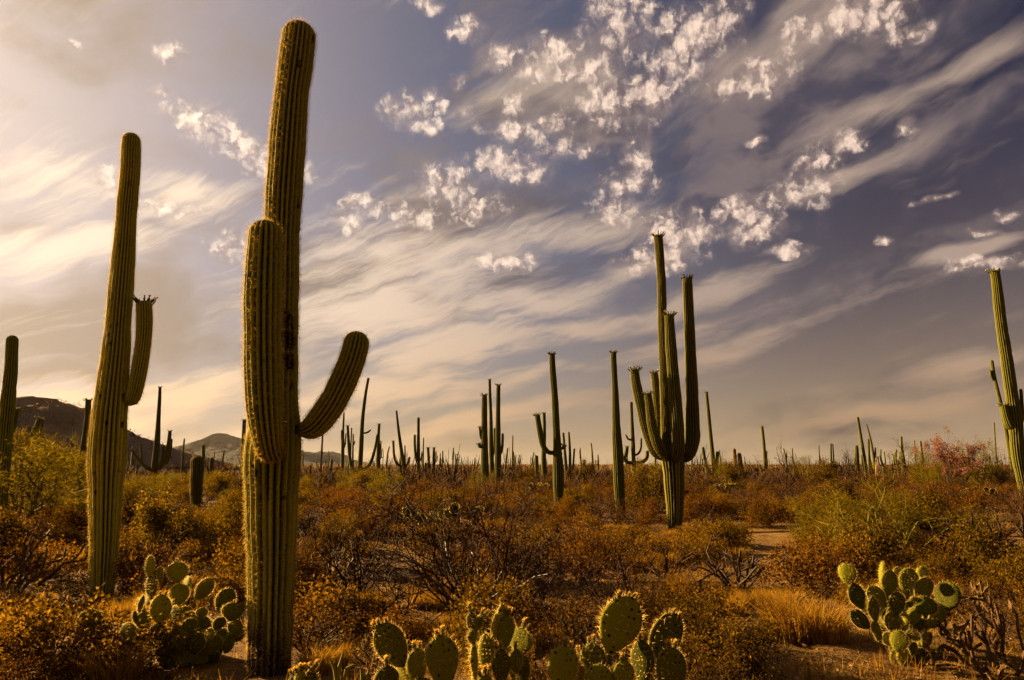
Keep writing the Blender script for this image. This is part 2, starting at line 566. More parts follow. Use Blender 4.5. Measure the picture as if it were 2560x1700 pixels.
M['petal'] = leaf_mat('bud_orange', (0.3750, 0.2100, 0.0500), (0.4125, 0.2835, 0.0700), (0.3750, 0.1260, 0.0300), 0.5, 0.1)


def pad_fn(b):
    co = obj_co(b)
    n = b.noise(co, 4.0, 4, 0.6)
    r = obj_rnd(b)
    c = b.mix(n, (0.020, 0.022, 0.001), (0.070, 0.070, 0.003))
    c = b.mix(b.m('MULTIPLY', b.m('POWER', r, 1.5), 0.85), c, (0.20, 0.19, 0.007))
    v = b.n('ShaderNodeTexVoronoi', feature='F1')
    b.put(v.inputs['Vector'], b.mapping(co, scale=(1, 50, 1)))
    v.inputs['Scale'].default_value = 7.5
    v.inputs['Randomness'].default_value = 0.45
    dot = b.rng(v.outputs[0], 0.27, 0.18)
    c = b.mix(dot, c, (0.015, 0.012, 0.006))
    c = b.mix(b.rng(b.noise(co, 2.3, 3, 0.6), 0.62, 0.75), c, (0.16, 0.11, 0.04))
    d = principled(b, c, 0.7, 0.06, b.m('SUBTRACT', b.noise(co, 25, 3, 0.6), dot), 0.3, 0.01)
    tr = b.n('ShaderNodeBsdfTranslucent')
    b.put(tr.inputs[0], b.mix(1.0, c, (1.3, 1.3, 0.5), 'MULTIPLY'))
    mx = b.n('ShaderNodeMixShader')
    mx.inputs[0].default_value = 0.2
    b.t.links.new(d, mx.inputs[1])
    b.t.links.new(tr.outputs[0], mx.inputs[2])
    return mx.outputs[0]


M['pad'] = material('pear_pad', pad_fn)
M['leaf_gold'] = leaf_mat('leaf_gold', (0.0557, 0.0279, 0.0026), (0.1559, 0.0862, 0.0073), (0.0223, 0.0093, 0.0020), 0.5)
M['leaf_olive'] = leaf_mat('leaf_olive', (0.0187, 0.0116, 0.0020), (0.0609, 0.0366, 0.0033), (0.1503, 0.0823, 0.0066), 0.5)
M['leaf_creo'] = leaf_mat('leaf_creosote', (0.0168, 0.0129, 0.0020), (0.0567, 0.0396, 0.0040), (0.1890, 0.1086, 0.0090), 0.5)
M['leaf_verde'] = leaf_mat('leaf_palo_verde', (0.0460, 0.0367, 0.0023), (0.0866, 0.0663, 0.0041), (0.1560, 0.1100, 0.0058), 0.5, 0.2)
M['leaf_brown'] = leaf_mat('leaf_brown', (0.0233, 0.0084, 0.0031), (0.0718, 0.0312, 0.0047), (0.1704, 0.0825, 0.0078), 0.45)
M['leaf_pink'] = leaf_mat('leaf_pink', (0.1593, 0.0675, 0.0549), (0.2403, 0.1188, 0.0899), (0.1296, 0.0513, 0.0300), 0.4, 0.1)
M['grass'] = leaf_mat('grass_gold', (0.1970, 0.1057, 0.0127), (0.2960, 0.1704, 0.0225), (0.1200, 0.0581, 0.0085), 0.5, 0.3)
M['twig_red'] = bark_mat('twig_red', (0.017, 0.007, 0.003), (0.066, 0.027, 0.009))
M['twig_dark'] = bark_mat('twig_dark', (0.012, 0.008, 0.0044), (0.052, 0.030, 0.0163))
M['twig_grey'] = bark_mat('twig_grey', (0.0090, 0.0054, 0.0035), (0.0576, 0.0342, 0.0199), 0.5)
M['twig_green'] = bark_mat('twig_green', (0.074, 0.065, 0.0052), (0.141, 0.114, 0.0104))
M['cholla'] = bark_mat('cholla_stem', (0.0287, 0.0126, 0.0052), (0.0882, 0.0427, 0.0145), 0.7)
M['cholla_dark'] = bark_mat('cholla_dark', (0.015, 0.008, 0.0044), (0.056, 0.030, 0.0148), 0.7)
M['deadwood'] = bark_mat('weathered_wood', (0.20, 0.11, 0.04), (0.42, 0.25, 0.10))
M['stone'] = bark_mat('stone', (0.12, 0.06, 0.025), (0.32, 0.18, 0.08))


def ground_fn(b):
    co = b.n('ShaderNodeNewGeometry').outputs['Position']
    n1 = b.noise(co, 0.35, 5, 0.6)
    n2_ = b.noise(co, 2.3, 6, 0.65)
    n3 = b.noise(co, 30, 5, 0.7)
    c = b.mix(n1, (0.14, 0.075, 0.018), (0.27, 0.158, 0.036))
    c = b.mix(b.rng(n2_, 0.42, 0.68), c, (0.125, 0.060, 0.018))
    c = b.mix(b.m('MULTIPLY', b.rng(n3, 0.40, 0.62), 0.7), b.mix(1.0, c, (0.6, 0.56, 0.52), 'MULTIPLY'), c)
    v = b.n('ShaderNodeTexVoronoi', feature='F1')
    b.put(v.inputs['Vector'], co)
    v.inputs['Scale'].default_value = 22.0
    peb = b.rng(v.outputs[0], 0.30, 0.18)
    h = b.m('ADD', b.m('MULTIPLY', n2_, 2.0), b.m('ADD', n3, b.m('MULTIPLY', peb, 0.5)))
    return principled(b, c, 0.95, 0.1, h, 0.9, 0.035)


M['ground'] = material('desert_soil', ground_fn)


def rock_fn(c0, c1, scale):
    def fn(b):
        co = b.n('ShaderNodeNewGeometry').outputs['Position']
        n = b.noise(co, scale, 7, 0.7)
        n2_ = b.noise(co, scale * 7, 5, 0.7)
        c = b.mix(b.m('ADD', b.m('MULTIPLY', n, 0.5), b.m('MULTIPLY', n2_, 0.5)), c0, c1)
        return principled(b, c, 0.95, 0.1, n2_, 1.0, 0.4 / scale)
    return fn


M['hill'] = material('hill_scrub', rock_fn((0.02, 0.012, 0.010), (0.27, 0.15, 0.095), 0.35))
M['mountain'] = material('mountain_rock', rock_fn((0.012, 0.010, 0.013), (0.055, 0.042, 0.044), 0.02))

# ------------------------------------------------------------------ ground, hill, mountains
def make_ground():
    rings, sec = 170, 300
    r = np.concatenate([[0.0], np.geomspace(0.4, 6000, rings)])
    th = np.arange(sec) * 2 * np.pi / sec
    X = r[:, None] * np.cos(th)[None]
    Y = r[:, None] * np.sin(th)[None]
    Z = gz(X, Y)
    Z = Z * np.clip((900 - r[:, None]) / 600, 0, 1)
    rs = np.random.RandomState(5)
    Z += rs.normal(size=Z.shape) * np.clip(0.012 - 0.0002 * r[:, None], 0.0, 0.012) * np.clip(r[:, None] - 0.5, 0, 1)
    v = np.stack([X, Y, Z], -1).reshape(-1, 3)
    i, j = np.meshgrid(np.arange(rings), np.arange(sec), indexing='ij')
    q = np.stack([i * sec + j, (i + 1) * sec + j, (i + 1) * sec + (j + 1) % sec, i * sec + (j + 1) % sec], -1).reshape(-1, 4)
    return tag(link('ground', build_mesh('ground', v, q, mats=[M['ground']], smooth=True)), kind='structure')


make_ground()


def fbm2(x, y, seed, octs=6, gain=0.55):
    rs = np.random.RandomState(seed)
    out, amp, f = np.zeros_like(x), 1.0, 1.0
    for _ in range(octs):
        for _k in range(3):
            a, ph = rs.rand() * 6.28, rs.rand() * 6.28
            out += amp * np.sin((x * math.cos(a) + y * math.sin(a)) * f * 6.28 + ph + 1.7 * np.sin(f * 3.1 * (x * math.sin(a) - y * math.cos(a)) + ph)) / 3
        amp *= gain
        f *= 2.03
    return out


def ridge(name, D, outline, depth, mat, rough, seed, nx=220, ny=60):
    # a range whose skyline passes through the given picture points at distance D
    px = np.array([p[0] for p in outline], float)
    hx = np.array([at(p[0], p[1], D).x for p in outline])
    hz = np.array([max(at(p[0], p[1], D).z, 0.0) for p in outline])
    x = np.linspace(hx[0], hx[-1], nx)
    prof = np.interp(x, hx, hz)
    ker = np.hanning(5)
    prof = np.convolve(np.pad(prof, 2, 'edge'), ker / ker.sum(), 'valid')
    rs = np.random.RandomState(seed)
    prof = prof * (1 + 0.022 * np.convolve(rs.normal(size=nx + 2), [.3, .4, .3], 'valid'))
    v = np.linspace(-1, 1, ny)
    X, V = np.meshgrid(x, v, indexing='ij')
    fall = np.clip(np.cos(V * np.pi / 2), 0, 1) ** 1.15
    n = fbm2(X / depth, V * 0.8, seed)
    Z = prof[:, None] * fall * (1 + rough * n * (1 - fall ** 3)) + prof[:, None] * 0.05 * fbm2(X / depth * 5, V * 3, seed + 1, 4)
    Z = Z - 0.6 * (1 - fall)
    Y = D + V * depth
    vts = np.stack([X, Y, Z], -1).reshape(-1, 3)
    i, j = np.meshgrid(np.arange(nx - 1), np.arange(ny - 1), indexing='ij')
    q = np.stack([i * ny + j, (i + 1) * ny + j, (i + 1) * ny + j + 1, i * ny + j + 1], -1).reshape(-1, 4)
    o = link(name, build_mesh(name, vts, q, mats=[mat], smooth=True))
    tag(o, kind='structure')
    return lambda xx, yy: float(np.interp(xx, x, prof) * max(0.0, math.cos(max(-1, min(1, (yy - D) / depth)) * math.pi / 2)) ** 1.15)


hill_z = ridge('hill', 150, [(-900, 1165), (-600, 1105), (-300, 1045), (-120, 1015), (0, 1008), (60, 1007), (100, 1002), (150, 1005), (180, 1022), (210, 1040), (245, 1062), (290, 1082),
                        (330, 1093), (365, 1108), (395, 1120), (425, 1132), (455, 1145), (500, 1166)], 45, M['hill'], 0.28, 3)
ridge('mountain', 1700, [(330, 1162), (400, 1130), (432, 1124), (461, 1122), (479, 1115), (501, 1111), (523, 1104), (540, 1095), (552, 1085), (563, 1091), (575, 1099),
                         (590, 1104), (606, 1105), (640, 1115), (690, 1124), (748, 1130), (765, 1128), (781, 1134), (800, 1135), (818, 1144), (850, 1155), (900, 1164)], 420, M['mountain'], 0.5, 9)
ridge('mountain', 2700, [(770, 1163), (800, 1146), (815, 1139), (828, 1130), (837, 1131), (848, 1145), (880, 1152), (930, 1163)], 500, M['mountain'], 0.45, 21, 120, 40)

# ------------------------------------------------------------------ saguaros
def catmull(P, n):
    P = np.asarray(P, float)
    if len(P) == 2:
        t = np.linspace(0, 1, n)[:, None]
        return P[0] * (1 - t) + P[1] * t
    Q = np.vstack([2 * P[0] - P[1], P, 2 * P[-1] - P[-2]])
    L = np.concatenate([[0], np.cumsum(np.linalg.norm(np.diff(P[:, :3], axis=0), axis=1))])
    s = np.linspace(0, L[-1], n)
    k = np.clip(np.searchsorted(L, s, 'right') - 1, 0, len(P) - 2)
    t = ((s - L[k]) / (L[k + 1] - L[k] + 1e-9))[:, None]
    a, b, c, d = Q[k], Q[k + 1], Q[k + 2], Q[k + 3]
    return 0.5 * (2 * b + (c - a) * t + (2 * a - 5 * b + 4 * c - d) * t * t + (3 * b - a - 3 * c + d) * t ** 3)


def stem(path, rad, ribs, K, step, seed, depth=0.16, merge=0, holes=(), flat_top=False):
    """A ribbed column along a path. Returns the mesh arrays and the ridge frames for spines."""
    rs = np.random.RandomState(seed)
    P4 = np.column_stack([np.asarray(path, float), np.asarray(rad, float)])
    L = np.linalg.norm(np.diff(P4[:, :3], axis=0), axis=1).sum()
    n = max(8, int(L / step))
    C4 = catmull(P4, n)
    C, Rr = C4[:, :3], np.maximum(C4[:, 3], 0.004)
    s = np.concatenate([[0], np.cumsum(np.linalg.norm(np.diff(C, axis=0), axis=1))])
    Lt = s[-1]
    # finer rings in the dome
    Re = Rr[-1] * (0.55 if flat_top else 1.0)
    sd = np.concatenate([s[s < Lt - Re], Lt - Re + Re * np.sin(np.linspace(0, np.pi / 2, 9))])
    C = np.column_stack([np.interp(sd, s, C[:, i]) for i in range(3)])
    Rr = np.interp(sd, s, Rr)
    s = sd
    n = len(s)
    u = np.clip((s - (Lt - Re)) / Re, 0, 1)
    wob = sum(np.sin(s * f + rs.rand() * 6.28) * a for f, a in ((2.3, 0.022), (5.1, 0.016), (9.7, 0.012), (17.0, 0.008)))
    for _ in range(int(Lt / 0.9)):                             # pinched bands left by dry years
        zc = rs.rand() * Lt
        wob = wob - 0.045 * rs.rand() * np.exp(-((s - zc) / 0.03) ** 2)
    Rr = Rr * (1 + wob) * np.sqrt(np.clip(1 - u ** 2, 0.0006, 1))
    T = np.gradient(C, axis=0)
    T /= np.linalg.norm(T, axis=1, keepdims=True) + 1e-9
    N = np.zeros_like(T)
    nv = np.array([0, -1.0, 0.0])
    if abs(T[0] @ nv) > 0.8:
        nv = np.array([0, 0, 1.0])
    for i in range(n):
        nv = nv - T[i] * (nv @ T[i])
        nv /= np.linalg.norm(nv) + 1e-9
        N[i] = nv
    B = np.cross(T, N)
    m = ribs * K
    th = np.arange(m) * 2 * np.pi / m
    # grooves: some end part of the way down so that neighbouring ribs join
    g0 = (np.arange(ribs) + 0.5) * 2 * np.pi / ribs
    amp = np.ones((n, ribs))
    if merge:
        ids = rs.choice(np.arange(0, ribs, 2), min(merge, ribs // 2), replace=False)
        for q in ids:
            zc = Lt * (0.18 + 0.32 * rs.rand())
            amp[:, q] = 0.42 + 0.58 / (1 + np.exp(-(s - zc) / 0.03))
    wsp = 2 * np.pi / ribs
    dist = np.abs((th[None, :] - g0[:, None] + np.pi) % (2 * np.pi) - np.pi) / wsp          # ribs x m
    gv = np.exp(-(dist / 0.24) ** 2)
    groove = np.clip(amp @ gv, 0, 1)                                                        # n x m
    twist = 0.02 * np.sin(s * 1.1 + rs.rand() * 6)[:, None]
    rr = Rr[:, None] * (1 - depth * groove * (1 - 0.3 * u[:, None]))
    rr *= 1 + 0.012 * np.sin(ribs * th[None] * 0.5 + s[:, None] * 7 + 3 * np.sin(s[:, None] * 2.1))
    ct, st_ = np.cos(th[None] + twist), np.sin(th[None] + twist)
    V = C[:, None] + (N[:, None] * ct[..., None] + B[:, None] * st_[..., None]) * rr[..., None]
    scar = np.zeros((n, m))
    for (hp, hr) in holes:                                       # hollows pecked into the stem
        org, dr = hp                                             # the sight line that meets the stem at the hollow
        rel = V.reshape(-1, 3) - org
        along = rel @ dr
        perp = np.linalg.norm(rel - along[:, None] * dr, axis=1)
        near_v = np.where(perp < max(hr * .5, perp.min() + .004))[0]
        hp = V.reshape(-1, 3)[near_v[np.argmin(along[near_v])]]
        dd = np.linalg.norm(V - hp, axis=2) / hr
        k = np.clip(1 - dd, 0, 1)
        axis_d = C[:, None] - V
        axis_d /= np.linalg.norm(axis_d, axis=2, keepdims=True) + 1e-9
        V = V + axis_d * (np.clip(k * 3.0, 0, 1)[..., None] * 0.75 * hr) - axis_d * (np.exp(-((dd - 1.08) / 0.12) ** 2)[..., None] * 0.14 * hr)
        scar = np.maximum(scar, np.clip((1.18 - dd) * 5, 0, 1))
    i, j = np.meshgrid(np.arange(n - 1), np.arange(m), indexing='ij')
    quads = np.stack([i * m + j, i * m + (j + 1) % m, (i + 1) * m + (j + 1) % m, (i + 1) * m + j], -1).reshape(-1, 4)
    frames = dict(C=C, N=N, B=B, T=T, R=Rr, s=s, ribs=ribs, L=Lt, tw=twist[:, 0])
    fr_ = np.clip(np.min(dist[None] / np.maximum(amp[:, :, None], .3), axis=1) / 0.5, 0, 1)
    return V.reshape(-1, 3), quads, fr_.ravel(), np.repeat(s, m), scar.ravel(), frames


def spines_of(fr, gap, per, length, width, seed, ground=0.0):
    rs = np.random.RandomState(seed)
    sa = np.arange(max(0.12, ground), fr['L'] - 0.004, gap)
    ip = lambda A: np.column_stack([np.interp(sa, fr['s'], A[:, i]) for i in range(3)])
    C, N, B, T = ip(fr['C']), ip(fr['N']), ip(fr['B']), ip(fr['T'])
    Rr = np.interp(sa, fr['s'], fr['R'])
    tw = np.interp(sa, fr['s'], fr['tw'])
    th = np.arange(fr['ribs']) * 2 * np.pi / fr['ribs']
    a = th[None] + tw[:, None]
    nrm = N[:, None] * np.cos(a)[..., None] + B[:, None] * np.sin(a)[..., None]
    pos = C[:, None] + nrm * Rr[:, None, None]
    tan = np.broadcast_to(T[:, None], nrm.shape)
    side = np.cross(nrm, tan)
    pos, nrm, tan, side = [q.reshape(-1, 3) for q in (pos, nrm, tan, side)]
    pos = pos + rs.normal(size=pos.shape) * gap * 0.12
    g = Geo()
    for _ in range(per):
        ang = rs.rand(len(pos))[:, None] * 6.283
        d = nrm * (0.35 + 0.75 * rs.rand(len(pos)))[:, None] + tan * np.sin(ang) * 0.9 + side * np.cos(ang) * 0.9
        d /= np.linalg.norm(d, axis=1, keepdims=True)
        needles(g, pos, d, length * (0.5 + 0.8 * rs.rand(len(pos))), width, rs)
    return g


def crown_geo(r, seed, n=16, spread=1.0):              # a wreath of buds and spent flowers round the tip
    rs = np.random.RandomState(seed)
    g = Geo()
    for k in range(n):
        a = 6.283 * k / n + rs.normal() * 0.3
        rr = r * (0.45 + 0.55 * rs.rand()) * spread
        p = np.array([math.cos(a) * rr, math.sin(a) * rr, -0.15 * r - 0.25 * r * (rr / r) ** 2])
        tilt = 0.25 + 0.75 * rr / r
        d = np.array([math.cos(a) * tilt, math.sin(a) * tilt, 0.7 + 0.5 * rs.rand()])
        d /= np.linalg.norm(d)
        l, w = r * (0.45 + 0.45 * rs.rand()), r * 0.11
        seg = [(p, p + d * l * 0.7, w * 0.8, w), (p + d * l * 0.7, p + d * l, w, w * 0.5)]
        tubes(g, [np.concatenate([q[0], q[1], [q[2], q[3]]]) for q in seg], 5, 0, 0.3 * rs.rand())
        e = p + d * l
        fl = rs.rand() < 0.4
        leaves(g, np.repeat(e[None], 7, 0), rs, r * (0.36 if fl else 0.2), r * 0.15, 0, axis=np.repeat(d[None] * 1.4, 7, 0))
        g.a[-1] = np.full(28, 0.95 if fl else 0.35, np.float32)
    return g


_mesh_n = [0]


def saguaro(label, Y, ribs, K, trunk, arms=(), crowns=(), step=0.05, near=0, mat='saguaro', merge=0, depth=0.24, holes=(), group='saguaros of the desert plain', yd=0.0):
    """trunk and arms: (x, y, width) points of the photograph, from the foot upwards; an arm point may carry a shift in depth."""
    def conv(pts):
        out, rad = [], []
        for p in pts:
            dy = p[3] if len(p) > 3 else 0.0
            w = at(p[0], p[1], Y + dy)
            zc = (Y + dy) * math.cos(PITCH) + (w.z - EYE) * math.sin(PITCH)
            out.append(np.array(w))
            rad.append(p[2] * 0.5 * zc / FPX / math.hypot(1, (p[0] - CX) / FPX))
        return out, rad
    tp, tr = conv(trunk)
    gzv = float(gz(tp[0][0], tp[0][1]))
    if tp[0][2] > gzv:
        lean = (tp[0] - tp[1]) / max(1e-6, abs(tp[0][2] - tp[1][2]))
        q = tp[0] + np.clip(lean, -0.25, 0.25) * np.array([1, 1, 0]) * (tp[0][2] - gzv)
        q[2] = gzv - 0.12
        tp.insert(0, q)
        tr.insert(0, tr[0] * 0.97)
    base = np.array([tp[0][0], tp[0][1], gzv])
    root = link('saguaro', None, loc=base)
    tag(root, label, 'saguaro', group)
    hl = []
    for (hx, hy, hw, _) in holes:
        hl.append(((np.array((0, 0, EYE)) - base, np.array(ray(hx, hy).normalized())), hw * 0.5 * Y / FPX))
    seed0 = sum(ord(c) for c in label)
    tops = []
    for k, (pts, rad) in enumerate([(tp, tr)] + [conv(a) for a in arms]):
        path = [p - base for p in pts]
        hz = 0.0
        v, q, rg, hg, sc, fr = stem(path, rad, ribs if k == 0 else max(9, int(ribs * (0.85 if near else 0.75))), K, step, seed0 + k, depth, merge if k == 0 else 0, hl if k == 0 else (), k in crowns)
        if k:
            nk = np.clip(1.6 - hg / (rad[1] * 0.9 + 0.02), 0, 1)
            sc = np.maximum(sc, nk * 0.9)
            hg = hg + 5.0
        _mesh_n[0] += 1
        nm = 'trunk' if k == 0 else 'arm'
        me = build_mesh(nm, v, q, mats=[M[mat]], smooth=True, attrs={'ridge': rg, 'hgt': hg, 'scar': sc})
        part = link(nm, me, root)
        if near:
            g = spines_of(fr, *near, seed0 + 50 + k)
            link('spines', g.mesh('spines', [M['spine']]), part)['kind'] = 'stuff'
        if k in crowns:
            r = rad[-1]
            g = crown_geo(max(r, 0.06) * 1.15, seed0 + 90 + k, 18 if Y < 30 else 12)
            c = link('flower_buds', g.mesh('flower_buds', [M['bud']]), part, loc=Vector(path[-1]) - Vector((0, 0, r * 0.08)))
            t = Vector(fr['T'][-3]).normalized()
            c.rotation_euler = t.to_track_quat('Z', 'Y').to_euler()
            c['kind'] = 'stuff'
    return root


# the large one in front
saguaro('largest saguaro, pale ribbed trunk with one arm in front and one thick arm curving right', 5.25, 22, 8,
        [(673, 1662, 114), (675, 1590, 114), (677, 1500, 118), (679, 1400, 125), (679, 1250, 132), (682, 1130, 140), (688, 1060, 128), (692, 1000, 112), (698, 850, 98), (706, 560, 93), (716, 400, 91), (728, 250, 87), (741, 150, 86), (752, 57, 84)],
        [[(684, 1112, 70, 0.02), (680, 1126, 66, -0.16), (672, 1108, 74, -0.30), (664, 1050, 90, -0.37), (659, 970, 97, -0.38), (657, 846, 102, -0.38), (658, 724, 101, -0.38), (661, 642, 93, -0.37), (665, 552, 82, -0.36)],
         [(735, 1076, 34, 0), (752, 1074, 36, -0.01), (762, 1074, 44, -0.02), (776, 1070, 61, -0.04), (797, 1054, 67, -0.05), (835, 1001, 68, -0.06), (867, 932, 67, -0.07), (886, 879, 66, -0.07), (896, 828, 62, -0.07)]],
        step=0.022, near=(0.024, 6, 0.034, 0.0011), mat='saguaro_lit', merge=5, depth=0.26,
        holes=[(720, 790, 44, 0), (731, 846, 46, 0), (717, 897, 28, 0), (734, 901, 40, 0), (710, 1245, 12, 0), (700, 1510, 11, 0)], group='large saguaros in front')
# the one at the left
saguaro('tall pale saguaro on the left with a single upright arm on its right side', 8.3, 22, 7,
        [(255, 1500, 58), (257, 1436, 64), (261, 1359, 76), (263, 1283, 84), (265, 1206, 92), (268, 1130, 99), (273, 1053, 96), (278, 1000, 88), (290, 880, 72), (297, 791, 67), (304, 702, 65), (311, 612, 59), (317, 523, 55), (325, 434, 51), (329, 333, 48)],
        [[(318, 985, 30, 0), (328, 1000, 36, -0.02), (337, 980, 40, -0.04), (348, 925, 43, -0.05), (358, 858, 43, -0.05), (361, 800, 43, -0.05), (359, 752, 40, -0.05)]],
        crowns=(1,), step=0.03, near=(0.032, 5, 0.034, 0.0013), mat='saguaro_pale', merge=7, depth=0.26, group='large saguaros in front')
# the candelabra
saguaro('many-armed candelabra saguaro with six upright stems crowned by flower buds', 16.8, 19, 6,
        [(1687, 1322, 36), (1687, 1256, 47), (1684, 1181, 54), (1681, 1146, 58), (1668, 1105, 30), (1663, 1007, 26), (1660, 908, 25), (1656, 808, 23), (1654, 709, 23), (1649, 634, 22), (1645, 587, 22)],
        [[(1685, 1150, 30, -0.1), (1693, 1136, 30, -0.36), (1696, 1117, 32, -0.42), (1693, 1057, 33, -0.42), (1685, 958, 31, -0.4), (1677, 858, 27, -0.4), (1673, 785, 23, -0.4)],
         [(1700, 1146, 28, 0), (1722, 1136, 32, -0.05), (1731, 1100, 38, -0.05), (1731, 1057, 37, -0.05), (1729, 958, 32, -0.05), (1725, 858, 29, -0.05), (1721, 759, 26, -0.05), (1718, 694, 24, -0.05)],
         [(1665, 1142, 22, 0), (1642, 1135, 24, -0.05), (1628, 1107, 28, -0.05), (1612, 1057, 27, -0.05), (1601, 1007, 26, -0.05), (1590, 958, 25, -0.05), (1586, 922, 22, -0.05)],
         [(1670, 1140, 24, -0.1), (1658, 1133, 26, -0.32), (1643, 1107, 28, -0.4), (1629, 1057, 24, -0.4), (1623, 1007, 21, -0.4), (1619, 982, 19, -0.4)],
         [(1668, 1125, 20, 0.1), (1652, 1100, 20, 0.35), (1645, 1032, 21, 0.38), (1639, 958, 20, 0.38), (1635, 930, 19, 0.38)]],
        crowns=(0, 1, 2, 3, 4, 5), step=0.07, near=(0.06, 3, 0.03, 0.0016), merge=4, depth=0.28, group='large saguaros in front')
saguaro('slim armless saguaro column standing just left of the candelabra', 20, 16, 5,
        [(1554, 1298, 22), (1552, 1275, 24), (1548, 1217, 28), (1545, 1137, 28), (1541, 1073, 22), (1538, 977, 17), (1534, 900, 15), (1534, 879, 14)], crowns=(0,), step=0.09, depth=0.28)
saguaro('saguaro with one left arm bent up like a hook, split dead foot', 22.3, 16, 5,
        [(1395, 1284, 16), (1396, 1248, 22), (1396, 1185, 28), (1393, 1121, 22), (1390, 1057, 19), (1387, 993, 17), (1382, 930, 16), (1380, 883, 15)],
        [[(1390, 1131, 11), (1372, 1131, 12), (1358, 1115, 14), (1352, 1089, 15), (1346, 1057, 14), (1343, 1036, 13)], [(1398, 1122, 6), (1407, 1120, 8), (1410, 1113, 8)]],
        crowns=(0, 1, 2), step=0.09, depth=0.28)
saguaro('tall saguaro at the right edge, leaning left, with upturned arms', 22, 17, 5,
        [(2572, 1290, 34), (2566, 1242, 34), (2547, 1145, 37), (2541, 1082, 40), (2537, 1040, 40), (2528, 977, 34), (2516, 893, 34), (2503, 808, 31), (2491, 703, 27), (2486, 676, 26)],
        [[(2541, 1070, 26), (2527, 1066, 26), (2516, 1040, 23), (2510, 1012, 21)], [(2545, 1075, 12), (2556, 1045, 11), (2554, 1002, 10), (2552, 972, 9)]],
        crowns=(0, 1), step=0.09, depth=0.28)
saguaro('thin forked saguaro behind the leaning one at the right edge', 34, 12, 4,
        [(2528, 1150, 12), (2514, 1070, 11), (2499, 998, 11), (2486, 943, 10), (2479, 900, 10)], [[(2486, 952, 5), (2480, 945, 7), (2477, 935, 7), (2476, 925, 7)]], step=0.15)
saguaro('plain saguaro column cut by the left edge of the picture', 14, 17, 6,
        [(2, 1230, 40), (8, 1150, 42), (14, 1070, 42), (20, 1000, 40), (27, 925, 36), (31, 838, 32)], step=0.07, mat='saguaro_lit', depth=0.26)
saguaro('short dark-capped saguaro beside the left edge column', 20, 13, 5, [(24, 1130, 14), (31, 1087, 15), (36, 1049, 16), (41, 1022, 17)], crowns=(0,), step=0.09)
saguaro('clump of three slanting saguaro stems rising above the palo verde', 24, 13, 5,
        [(62, 1150, 15), (70, 1110, 17), (86, 1080, 17), (100, 1046, 16)], [[(60, 1140, 10, .2), (50, 1107, 12, .2), (61, 1087, 12, .2), (73, 1067, 12, .2)], [(92, 1140, 6, -.2), (98, 1100, 8, -.2), (107, 1050, 8, -.2)]], crowns=(0,), step=0.09)
saguaro('saguaro column close behind the tall left saguaro', 21, 15, 5, [(198, 1205, 16), (205, 1148, 17), (214, 1087, 18), (219, 1041, 17), (221, 999, 16)], crowns=(0,), step=0.09)
saguaro('small pale saguaro spike on the slope left of the tall left saguaro', 52, 10, 4, [(180, 1150, 6), (182, 1118, 6), (185, 1070, 5)], step=0.2)
saguaro('saguaro with low curved arms and a long bare stem beside the trail sign', 46, 14, 4,
        [(385, 1218, 17), (386, 1173, 17), (388, 1151, 18), (393, 1106, 16), (396, 1050, 12), (399, 995, 9), (400, 967, 8)],
        [[(384, 1176, 8), (373, 1172, 10), (360, 1164, 10), (350, 1153, 9), (336, 1137, 7), (328, 1123, 6)], [(356, 1160, 5), (354, 1150, 6), (353, 1124, 6), (350, 1108, 6)],
         [(388, 1178, 10), (398, 1170, 13), (407, 1158, 14), (416, 1140, 14), (422, 1106, 11), (425, 1077, 9)], [(398, 1165, 6), (403, 1155, 7), (407, 1140, 7), (411, 1114, 6)], [(416, 1160, 5, .3), (424, 1142, 5, .3), (430, 1097, 5, .3)]],
        crowns=(0, 1, 3), step=0.16)
saguaro('stout young saguaro with a rounded woolly top', 23, 20, 6, [(489, 1277, 28), (490, 1262, 29), (491, 1218, 32), (493, 1173, 34), (493, 1139, 34)], step=0.06, near=(0.05, 3, 0.035, 0.0018), depth=0.28)
saguaro('thin dark saguaro right of the trail sign', 52, 10, 4, [(455, 1195, 6), (457, 1140, 6), (461, 1096, 4)], step=0.2)
saguaro('slim saguaro rising behind the stout young one', 46, 11, 4, [(506, 1190, 8), (508, 1146, 8), (509, 1112, 8)], crowns=(0,), step=0.16)
saguaro('low round-topped saguaro right of the stout young one', 45, 12, 4, [(527, 1190, 8), (528, 1165, 9), (530, 1143, 8)], step=0.16)
saguaro('saguaro half hidden behind the left side of the largest saguaro', 30, 13, 5, [(604, 1212, 11), (607, 1140, 12), (611, 1049, 10)], crowns=(0,), step=0.12)
saguaro('cone-shaped low saguaro left of the long-stemmed one', 45, 10, 4, [(342, 1205, 9), (342, 1180, 7), (342, 1161, 4)], step=0.16)
saguaro('slender saguaro under the thick right arm of the largest one', 60, 10, 4, [(801, 1183, 6), (803, 1154, 6), (805, 1114, 5), (807, 1078, 5)], step=0.25)
saguaro('pin-thin saguaro between the hills and the tall group', 95, 8, 3, [(822, 1172, 3), (822, 1127, 2.5)], step=0.4)
saguaro('blunt saguaro stump before the far peak', 70, 9, 3, [(828, 1170, 7.5), (829, 1147, 7)], step=0.25)
saguaro('two-armed saguaro with stems held close together left of the wide-armed one', 60, 11, 4, [(856, 1168, 8), (857, 1114, 9), (858, 1073, 6), (860, 1030, 4)], [[(856, 1120, 3), (854, 1100, 4), (854, 1075, 4)], [(858, 1122, 4), (863, 1112, 4), (865, 1083, 3)]], step=0.25)
